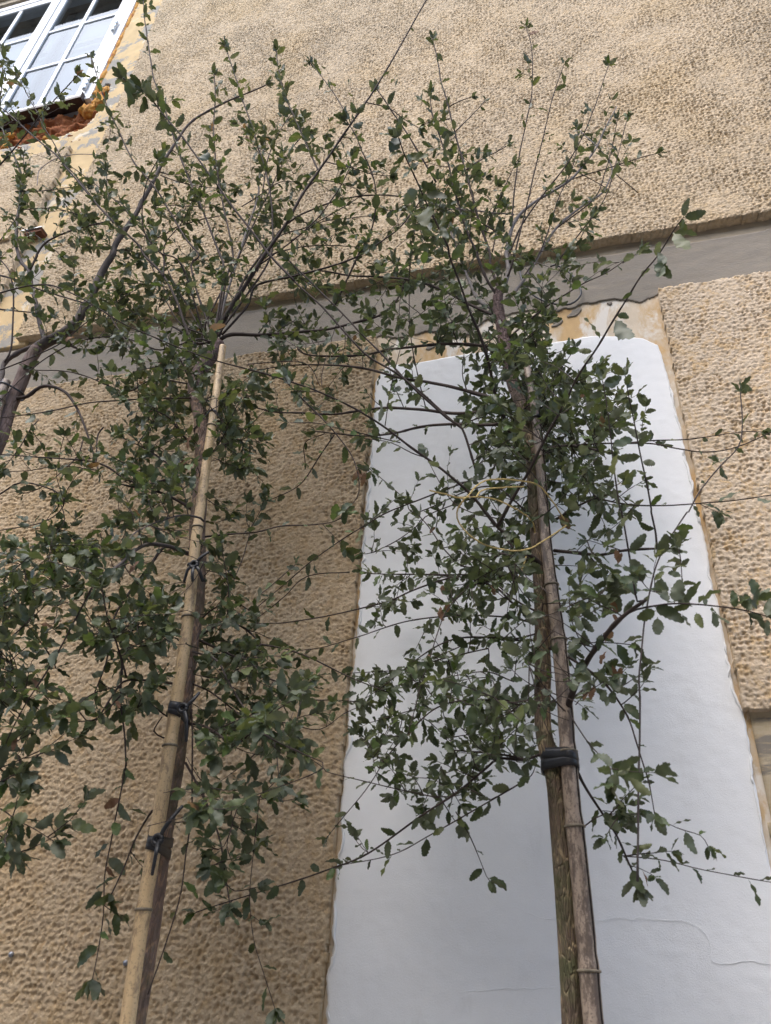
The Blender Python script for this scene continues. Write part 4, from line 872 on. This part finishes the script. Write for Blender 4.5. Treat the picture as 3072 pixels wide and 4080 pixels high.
b('7:1130,1350 1060,1310 960,1230 900,1180', .5, .66, 8, 5, (.2, .9, 1.1), 5, .08)
b('7:1110,1480 1060,1460 1000,1420 1050,1330', .5, .56, 7, 5, None)
b('7:1330,160 1440,150 1560,140 8:0,130 150,90 330,85 500,60 560,20', .52, .6, 8, 4, (.15, .42, 1.0), 2, .08, None, 6)
b('7:1430,580 1510,450 1590,240 1640,60', .46, .36, 4, 3, (.1, .35, .95), 1.5, .06, 'G'); b('7:1470,700 1480,500 1450,320 1430,200', .55, .62, 5, 3, (.1, .9, 1.1), 2, .06, None, 6)
b('7:1270,820 1400,880 1560,960 1666,1050 8:0,1060 150,1110 330,1210 500,1220 700,1235', .5, .40, 12, 4, (.12, .7, 1.0), 4.5, .09)
b('7:1250,905 1400,960 1480,1100 1600,1300 8:40,1440 150,1500 300,1570', .52, .66, 9, 5, (.15, .4, 1.1), 2.5, .09, 'G')
b('7:1290,800 1450,720 1560,740 1666,830 8:0,850 200,890 350,950 600,1070 850,1170', .5, .45, 9, 4, (.12, .55, 1.0), 3, .08)
b('7:1300,700 1400,620 1540,600 1620,640', .5, .5, 7, 4, (.1, 1.0, 1.05), 6, .09); b('8:0,640 0,560 100,470 250,340', .48, .4, 5, 3, (.1, .5, .95), 2, .07)
b('7:1240,1110 1380,1180 1560,1320 1660,1430', .5, .62, 8, 5, (.1, .9, 1.1), 5, .09)
b('7:1210,1370 1230,1370 1350,1400 1500,1500 8:-120,1500 -60,1440 60,1330 260,1200', .5, .85, 12, 5, (.2, .55, 1.2), 3, .09)
b('8:-60,1440 0,1420 150,1500 300,1570 430,1659 n:0,100', .72, .80, 6, 4, (.1, .55, 1.2), 3, .08)
b('y:1000,740 1100,690 1200,660 1250,690', .6, .95, 6, 4, (.2, 1.2, 1.1), 6, .07, None, 6)
b('8:0,1340 200,1370 400,1410 560,1310 690,1250', .5, .36, 5, 3, (.1, .7, 1.0), 3, .07)
b('y:880,880 960,1030 1010,1150 1050,1290 1090,1540', .5, .62, 10, 5, (.2, .8, 1.15), 4.5, .08, None, 6)
b('y:905,600 912,720 912,950 905,1150 880,1330 850,1530 790,1730 700,1980', .52, .56, 8, 5, (.05, .36, 1.05), 1.2, .05, None, 0)
b('y:810,1010 760,1090 720,1110 650,1230 590,1370 530,1500', .52, .6, 11, 5, (.3, .7, 1.05), 4, .06, None, 6)
b('y:1000,1110 1100,1060 1230,1040 1230,1050 1215,1200 1190,1430 1185,1560 1205,1730 1250,1880 1300,2040', .56, .5, 5, 3, (.1, .45, 1.05), 1.4, .06, None, 9)
b('y:700,1180 820,1150 920,1130', .6, .75, 3, 3, (.0, .5, 1.0), 1, .05, None, 5)
b('y:960,1000 1000,1000 1050,1060 1000,1100 950,1110', .6, .98, 6, 3, (.3, 1.3, 1.15), 5, .06, None, 7)
b('m:840,430 870,455 952,440', .58, .52, 4, 3, (.1, .7, 1), 2, .06); b('m:880,150 830,290 790,300', .55, .6, 5, 3, (.1, 1, 1.1), 4, .06)
F = L.fill
F(380, 830, 150, 80, 48, (.35, .8), 1.0); F(400, 930, 130, 90, 28, (.35, .75)); F(510, 900, 60, 110, 21, (.3, .6)); F(330, 1040, 130, 80, 30, (.4, .85), 1.0); F(500, 1050, 70, 70, 10, (.35, .6))
F(320, 1160, 110, 80, 16, (.45, .85), 1.05); F(300, 1290, 120, 90, 31, (.45, .85), 1.1); F(300, 1420, 130, 90, 25, (.45, .8), 1.1); F(490, 1380, 90, 100, 26, (.35, .7), 1.05); F(560, 1480, 130, 70, 21, (.3, .7), 1.05)
F(560, 1590, 90, 60, 15, (.4, .8), 1.15); F(450, 1590, 60, 60, 6, (.4, .7), 1.1); F(530, 1720, 90, 70, 9, (.4, .7), 1.1); F(460, 1800, 60, 70, 8, (.4, .65), 1.1)
F(380, 640, 170, 90, 38, (.3, .7), .95); F(480, 520, 190, 90, 25, (.3, .65), .95); F(330, 430, 140, 90, 14, (.35, .65), .95); F(540, 400, 140, 90, 14, (.35, .6), .95); F(580, 300, 60, 50, 5, (.4, .55), .95); F(700, 380, 120, 120, 13, (.35, .6), .95)
F(690, 560, 120, 70, 15, (.25, .6), .95); F(240, 760, 70, 60, 6, (.4, .75)); F(480, 1220, 60, 60, 6, (.4, .6), 1.0)
F(400, 860, 120, 70, 24, (.25, .5)); F(330, 700, 120, 60, 14, (.3, .55), .95); F(520, 930, 50, 80, 12, (.2, .48))
L.leaf_at(NEAR['left'], '7:395,870>325,840@.86 7:500,670>440,630@.9 7:470,740>540,770@.89 7:440,760>490,720@.89 7:260,1130>310,1190@.84 7:200,1210>295,1260@.83 7:230,1180>300,1140@.84')
L.leaf_at(NEAR['tuft'], '7:110,230>20,195@.98 7:110,230>90,150@.98 7:110,240>185,300@.98 7:110,240>40,310@.98 7:120,230>180,190@.98 7:470,360>420,260@.96 7:400,340>380,440@.96 7:330,320>250,360@.96')
for (t_, x_, y_, of_, sz_) in (('4', 1240, 1160, .68, .05), ('4', 1320, 1190, .68, .05), ('4', 1360, 1150, .66, .045), ('4', 1190, 1290, .64, .05), ('4', 1230, 1320, .64, .045), ('7', 910, 310, .98, .04), ('y', 575, 1050, .6, .045), ('y', 500, 1370, .6, .035)):
    L.leaf(0, P(*px('%s:%d,%d' % (t_, x_, y_))[0], of_), np.array([rng.normal(0, .6), rng.normal(0, .3), -.6]), sz_, 4, OUT+rng.normal(0, .4, 3))
L.finish([M_twig, M_twigP, M_twigG])

# ---- tree at the left, its trunk leaning into the picture
rootE = thing('oak_tree', 'young oak tree with slanting grey trunk leaning over below the window', 'tree', tuple(P(0, 1745, .55)*[1, 1, 0]+[-.22, 0, 0]), G3)
E = Tree(rootE)
pe = px('4:0,1180 60,980 130,830 190,680 240,600'); obj('trunk', trunk(E, pe, [.55]*5, [58, 56, 52, 50, 46], M_barkU, (rootE.location.x, -.55, -.02), amp=.05, seed=21), rootE); pass
b = E.branch
b('4:225,630 240,600 300,560 400,510 490,440 540,350 590,270 640,150 690,50 730,-10 1:750,1580 860,1420 930,1290 980,1200 1040,1080 1130,940 1220,810 1330,730 1480,655 1666,580 2:60,550', .55, .42, [46, 42, 36, 31, 28, 24, 20, 18, 17, 14, 12, 10, 9, 8, 6, 5], 4, (.3, .14, .95), 2.0, .10, 'G', 6, sides=10)
b('4:300,560 265,470 230,300 205,200 190,100 130,30 1:105,1570 110,1450 130,1300 140,1150 95,1020 50,930 0,790', .55, .45, 20, 5, (.25, .4, 1.0), 3, .10, 'G')
b('4:210,590 130,620 30,690 15,760 0,830', .55, .58, 20, 15, None, mat='G'); b('4:30,690 70,600 85,400 85,230 60,100 0,20', .58, .65, 8, 5, (.2, .2, 1), 1, .07)
b('1:110,1440 145,1250 155,1120 150,1000', .48, .5, 5, 3, (.1, 1.2, 1.0), 4, .06, None, 7); b('4:195,90 240,0 1:240,1650 300,1570 450,1500 600,1460 720,1430', .52, .56, 10, 5, (.1, .5, .95), 3, .09)
b('1:450,1500 560,1460 690,1460 760,1480', .54, .5, 5, 3, (.1, .7, .95), 4, .08); b('1:100,1240 300,1235 420,1220 560,1200', .48, .5, 5, 3, (.05, 1.3, 1), 6, .07, None, 6)
b('1:130,1380 150,1360 350,1350 500,1390 590,1420', .5, .5, 5, 3, (.05, 1.1, 1), 6, .08, None, 6); b('1:720,1420 690,1370 695,1240 690,1100', .55, .56, 4, 3, (.1, 1.3, 1), 5, .06, None, 6)
b('1:-60,1130 0,1070 70,990 170,870 270,740 390,610 500,490', .6, .78, 7, 4, (.1, .5, 1.2), 1.6, .06, None, 9); b('1:0,690 10,560 20,420 25,330', .62, .7, 5, 3, (.05, 1.2, 1.15), 5, .07, None, 6)
b('1:130,1470 250,1540 400,1659', .5, .5, 5, 3, (.1, .5, 1), 2, .08); b('1:0,1560 80,1450 130,1380', .6, .55, 4, 3, (.0, .8, 1), 4, .07)
b('4:0,125 145,165 250,215 640,340 750,450 850,610', .62, .66, 8, 4, (.1, .4, 1), 3, .09); b('4:0,240 180,195 330,190 480,250 640,340', .72, .68, 7, 5, (.1, .4, 1.1), 3, .09)
b('4:0,345 200,365', .58, .56, 7, 5, (.2, .5, 1), 2); b('4:60,985 100,930 180,910 260,850 340,845 430,890 500,990 550,1110 600,1260 640,1400', .55, .58, 17, 6, (.2, .35, 1), 3, .09)
b('4:670,1110 640,1150 630,1220 625,1330', .55, .57, 7, 5, None); b('4:0,740 250,640 400,560 560,430 700,330 900,210 1000,180', .6, .55, 6, 3, (.1, .5, 1), 4, .09)
b('4:500,600 430,570 370,560', .5, .54, 8, 12, None, mat='G'); b('4:680,600 500,600 440,540', .45, .5, 4, 5, None)
b('4:540,1190 500,1300 380,1420 250,1510 150,1540', .55, .6, 6, 3, (.2, .5, 1), 2, .08); b('4:250,1060 200,1120 120,1250 30,1370', .6, .68, 5, 3, (.05, 1.2, 1.1), 4, .07, None, 5)
b('4:640,1390 380,1360 200,1390 40,1400', .58, .66, 5, 3, (.1, .6, 1), 4, .08); b('4:0,1545 130,1470 300,1500 420,1590 7:300,60 0,120', .62, .7, 7, 4, (.1, .6, 1.05), 4, .09)
b('4:340,1500 7:420,50 300,180 200,290', .6, .7, 5, 3, (.1, .7, 1.1), 3, .08); b('7:0,600 180,530 330,490 450,480', .7, .72, 7, 4, (.05, .9, 1.1), 6, .09)
b('7:160,350 180,530', .66, .7, 5, 4, (.1, .8, 1.1), 4); b('7:0,880 150,740 300,600', .72, .68, 8, 4, (.05, 1.1, 1.1), 8, .10); b('7:0,940 60,970 120,1090 180,1210 250,1280', .75, .72, 8, 4, (.1, .6, 1.15), 4, .09)
b('7:0,1659 100,1620 300,1530 420,1440', .8, .75, 6, 3, (.05, .5, 1.15), 3, .08); b('7:0,1560 120,1480 260,1400', .8, .75, 5, 3, (.05, .8, 1.15), 4, .08); b('m:0,60 40,30 80,15', .8, .8, 6, 4, (.05, 1.2, 1.1), 8, .08)
b('m:0,150 60,190 130,225 200,270', .8, .76, 6, 3, (.02, .9, 1.15), 6, .06, None, 5); b('m:0,250 30,290 60,330', .8, .78, 5, 3, (.02, 1.2, 1.1), 6, .06, None, 5)
b('7:180,1220 250,1180 280,1140', .74, .7, 4, 3, (.1, 1.3, 1.1), 5, .06)
b('1:240,1200 260,1100 360,1030 500,1000 650,1005', .15, .08, 4, 3, None, mat='P')
F = E.fill
F(90, 640, 110, 90, 9, (.4, .75)); F(170, 480, 110, 70, 10, (.4, .7)); F(60, 520, 60, 80, 5, (.45, .7)); F(240, 560, 90, 80, 9, (.4, .65)); F(60, 1340, 85, 100, 28, (.55, .9), 1.1); F(40, 1200, 70, 60, 11, (.55, .9), 1.1)
F(50, 1560, 55, 70, 8, (.6, .9), 1.1); F(40, 1660, 50, 70, 7, (.6, .9), 1.1); F(170, 1230, 60, 70, 10, (.5, .8), 1.1); F(140, 1180, 120, 60, 11, (.5, .8)); F(110, 1000, 80, 60, 6, (.5, .8)); F(30, 1790, 50, 50, 5, (.7, .9), 1.1); F(250, 680, 80, 50, 5, (.4, .7)); F(30, 1480, 40, 50, 6, (.6, .9), 1.1)
E.finish([M_twig, M_twigP, M_twigG])

# ------------------------------------------------------------------ bamboo stakes
def stake(name, label, pts, off, ws, nodes, mat, foot, group='bamboo stakes', groove=None):
    p = [P(x, y, off) for x, y in pts]; w = [a*.5/FOC*proj(q)[2] for a, q in zip(ws, p)]
    base = np.array(foot); fr = (0, .3, .55, .75, .88, .95); p = [base+(p[0]-base)*f for f in fr]+p; w = [w[0]*1.03]*6+w
    root = thing(name, label, 'stake', tuple(base), group)
    path = catmull(p, .006); cum = np.concatenate([[0], np.cumsum(np.linalg.norm(np.diff(np.array(p), axis=0), axis=1))]); k = np.linspace(0, 1, len(path))
    arc = np.concatenate([[0], np.cumsum(np.linalg.norm(np.diff(path, axis=0), axis=1))]); r = np.interp(arc/arc[-1], cum/cum[-1], w)
    nz = [P(x, y, off)[2] for x, y in nodes]+[.25, .62, 1.0, 1.3]
    for z in nz: r = r*(1+.06*np.exp(-((path[:, 2]-z)/.016)**2)-.05*np.exp(-((path[:, 2]-z-.03)/.012)**2))
    obj('culm', Soup().add(*tube(path, r, 26)).mesh('culm', [mat]), root)
    for z in nz:
        i = int(np.argmin(np.abs(path[:, 2]-z))); c = path[i]; t = tangents(path)[i]; R_ = r[i]
        e1 = unit(np.cross(t, [0, 1, 0])); e2 = np.cross(t, e1); th = np.linspace(0, 2*math.pi, 31)
        ring = np.array([c+R_*1.005*(math.cos(a)*e1+math.sin(a)*e2) for a in th]); v, q, tr = tube(ring, .0032, 6); obj('node_ring', Soup().add(v, q).mesh('node_ring', [M_node]), root)
    if groove:
        e = np.array([path[i]+r[i]*.985*unit(np.array([math.cos(groove), -math.sin(groove), 0])) for i in range(4, len(path)-6)]); obj('split', Soup().add(*tube(e, .0022, 6)).mesh('split', [M_groove]), root)
    return path, r
pR, rR = stake('bamboo_stake', 'weathered grey brown bamboo stake beside the mossy trunk before the white plaster', px('o:295,945 275,720 240,350 215,120 9:345,1480 330,1250 290,830 240,450 200,100 6:150,1100 100,800 85,720'), .475, [82, 80, 74, 68, 64, 62, 57, 49, 43, 37, 31, 27], px('o:283,745 o:228,215 9:355,1560 9:290,830 9:250,470 6:115,900'), M_bamR, (.06, -.475, -.02), groove=.62)
pL, rL = stake('bamboo_stake', 'straw coloured bamboo stake in front of the bent trunk before tan stucco', [(507, 4080), (556, 3729), (618, 3350), (666, 3056), (702, 2804), (750, 2468), (774, 2212), (805, 1973), (848, 1665), (873, 1481), (888, 1380)], .575, [63, 60, 57, 54, 51, 46, 42, 38, 33, 29, 27], [(575, 3628), (672, 2972), (744, 2460), (790, 2100), (840, 1700)], M_bamL, tuple(P(507, 4080, .575)*[1, 1, 0]+[.055, 0, -.02]))
pE, rE = stake('bamboo_stake', 'stub end of a grey bamboo stake tied to the slanting trunk', px('4:-60,1180 -25,1020 10,900 42,812'), .60, [40, 38, 36, 33], px('4:0,940'), M_bamR, tuple(P(0, 1745, .60)*[1, 1, 0]+[-.30, 0, -.02]))

# ------------------------------------------------------------------ ties, twine
def tie(label, c1, r1, c2, r2, turns, half, tails, knot):
    """a strap round two round stems: hull of two circles, several turns"""
    c1, c2 = np.array(c1), np.array(c2); n = 40; pts = []
    a = c2-c1; a[2] = 0; a = unit(a); e = np.cross(UP, a)
    for k in range(n):
        th = 2*math.pi*k/n; d = a*math.cos(th)+e*math.sin(th)
        h1 = d@c1+r1; h2 = d@c2+r2; pts.append((c1+d*r1) if h1 > h2 else (c2+d*r2))
    pts = np.array(pts); pts = np.vstack([pts, pts[:1]]); zm = (c1[2]+c2[2])/2; root = thing('plant_tie', label, 'tie', tuple((c1+c2)/2), 'black ties holding trunk to stake')
    ctr = (c1+c2)/2; sp = Soup()
    for t in range(turns):
        q = pts.copy(); dd = q-ctr; dd[:, 2] = 0; q[:, 2] = q[:, 2]*0+zm+(t-(turns-1)/2)*half*1.75+.004*np.sin(np.linspace(0, 6.28, n+1)+t)+(dd@a)*(.10 if t % 2 else -.05)
        q += dd/np.linalg.norm(dd, axis=1)[:, None]*.0012
        m = len(q); t_ = tangents(q); nrm = dd/np.linalg.norm(dd, axis=1)[:, None]
        prof = [(-.0016, -half*.9), (.0022, -half), (.0034, -half*.3), (.0026, half*.3), (.0022, half), (-.0016, half*.9)]
        v = np.vstack([q+nrm*x+UP*z for x, z in prof]); f = []
        for i in range(m-1):
            for j in range(6): f.append([j*m+i, j*m+i+1, ((j+1) % 6)*m+i+1, ((j+1) % 6)*m+i])
        sp.add(v, np.array(f))
    obj('strap', sp.mesh('strap', [M_black]), root)
    if knot is not None:
        k0 = np.array(knot); th = np.linspace(0, 2*math.pi, 15)
        ring = np.stack([k0[0]+.011*np.cos(th), np.full(15, k0[1]-.004), k0[2]+.010*np.sin(th)], -1); obj('knot', Soup().add(*tube(ring, .0055, 8)).mesh('knot', [M_black]), root)
        for tl in tails:
            q = catmull(np.array([k0]+[k0+np.array(x) for x in tl]), .008); obj('tail', Soup().add(*tube(q, np.linspace(.006, .0045, len(q)), 8, flat=.6)).mesh('tail', [M_black]), root)
def at(path, r, z): i = int(np.argmin(np.abs(path[:, 2]-z))); return path[i], r[i]
def trunk_at(pts, off, ws, z):
    p = np.array([P(x, y, off) for x, y in pts]); w = [a*.5/FOC*proj(q)[2] for a, q in zip(ws, p)]; i = np.argsort(p[:, 2]); return np.array([np.interp(z, p[i, 2], p[i, 0]), np.interp(z, p[i, 2], p[i, 1]), z]), np.interp(z, p[i, 2], np.array(w)[i])
def mk(label, path, r, tp, to, tw, zpix, off, turns, half, tails, kp):
    z = P(*zpix, off)[2]; c1, r1 = at(path, r, z); c2, r2 = trunk_at(tp, to, tw, z); tie(label, c1, r1, c2, r2, turns, half, tails, None if kp is None else P(*kp, off+.03))
mk('wide black rubber tie round the weathered bamboo and mossy trunk', pR, rR, ptsR, .45, wR[:len(ptsR)], (2236, 3025), .475, 2, .013, [], None)
mk('black tie high on the weathered bamboo, among dense leaves', pR, rR, ptsR, .45, wR[:len(ptsR)], px('6:140,1060')[0], .475, 1, .005, [], None)
tls = lambda *a: list(a)
mk('lowest black tie with upturned tail on the straw coloured bamboo', pL, rL, ptsL, .5, wL, (620, 3358), .575, 2, .011, [[(.02, -.012, .03), (.045, 0, .075)], [(.012, -.02, -.03), (.008, -.012, -.075)]], px('y:752,1245')[0])
mk('wide black tie with hanging tail on the straw bamboo, second above the ground', pL, rL, ptsL, .5, wL, (703, 2822), .575, 2, .012, [[(.02, -.012, -.03), (.03, -.008, -.085)], [(.02, 0, .02), (.03, .01, .045)]], px('7:1190,1275')[0])
mk('thin black tie knotted in front of the straw bamboo among mid-height leaves', pL, rL, ptsL, .5, wL, (780, 2262), .575, 1, .004, [[(.018, -.008, .018), (.038, -.004, .038)], [(.006, -.014, -.03), (.012, -.012, -.058)], [(.02, -.006, -.02), (.034, .004, -.052)], [(-.014, -.006, -.014), (-.024, .002, -.05)]], px('7:1262,345')[0])
mk('thin black tie near the top of the straw bamboo', pL, rL, ptsL, .5, wL, px('4:1372,1026')[0], .575, 1, .004, [], None)
zE = P(*px('4:50,835')[0], .6)[2]; cE, rE_ = at(pE, rE, zE); c2 = P(*px('4:120,840')[0], .55); tie('thin dark wire tie round the stub of grey bamboo and slanting trunk', cE, rE_, np.array([c2[0], c2[1], zE]), .035, 1, .0035, [], None)

def twine_obj():
    root = thing('twine', 'loops of loose yellow twine hung on the branches before the white plaster', 'twine', tuple(P(*px('w:520,640')[0], .80)))
    for spec, o0, o1 in (('w:388,614 450,630 520,643 560,600 620,573 740,580 800,600 850,660 893,726', .84, .60), ('w:520,643 492,690 500,740 560,800 640,832 740,838 820,800 898,746', .82, .62), ('w:500,640 620,645 720,690 770,730 782,772', .78, .55), ('w:750,862 735,910 712,965', .56, .55), ('w:560,640 600,610 740,600', .8, .66)):
        Lp = px(spec); q = np.array([P(x, y, o0+(o1-o0)*i/(len(Lp)-1)) for i, (x, y) in enumerate(Lp)]); q = catmull(q, .008)
        q += .0015*np.stack([vnoise(np.arange(len(q))*.4, np.zeros(len(q)), i) for i in range(3)], -1); sp = Soup(); t = tangents(q)
        for k in range(3):
            a = np.arange(len(q))*.9+k*2.094; e1 = np.cross(t, UP); e1 /= np.linalg.norm(e1, axis=1)[:, None]; e2 = np.cross(t, e1)
            sp.add(*tube(q+0.0010*(np.cos(a)[:, None]*e1+np.sin(a)[:, None]*e2), .0012, 5))
        obj('strand', sp.mesh('strand', [M_twine]), root)
twine_obj()
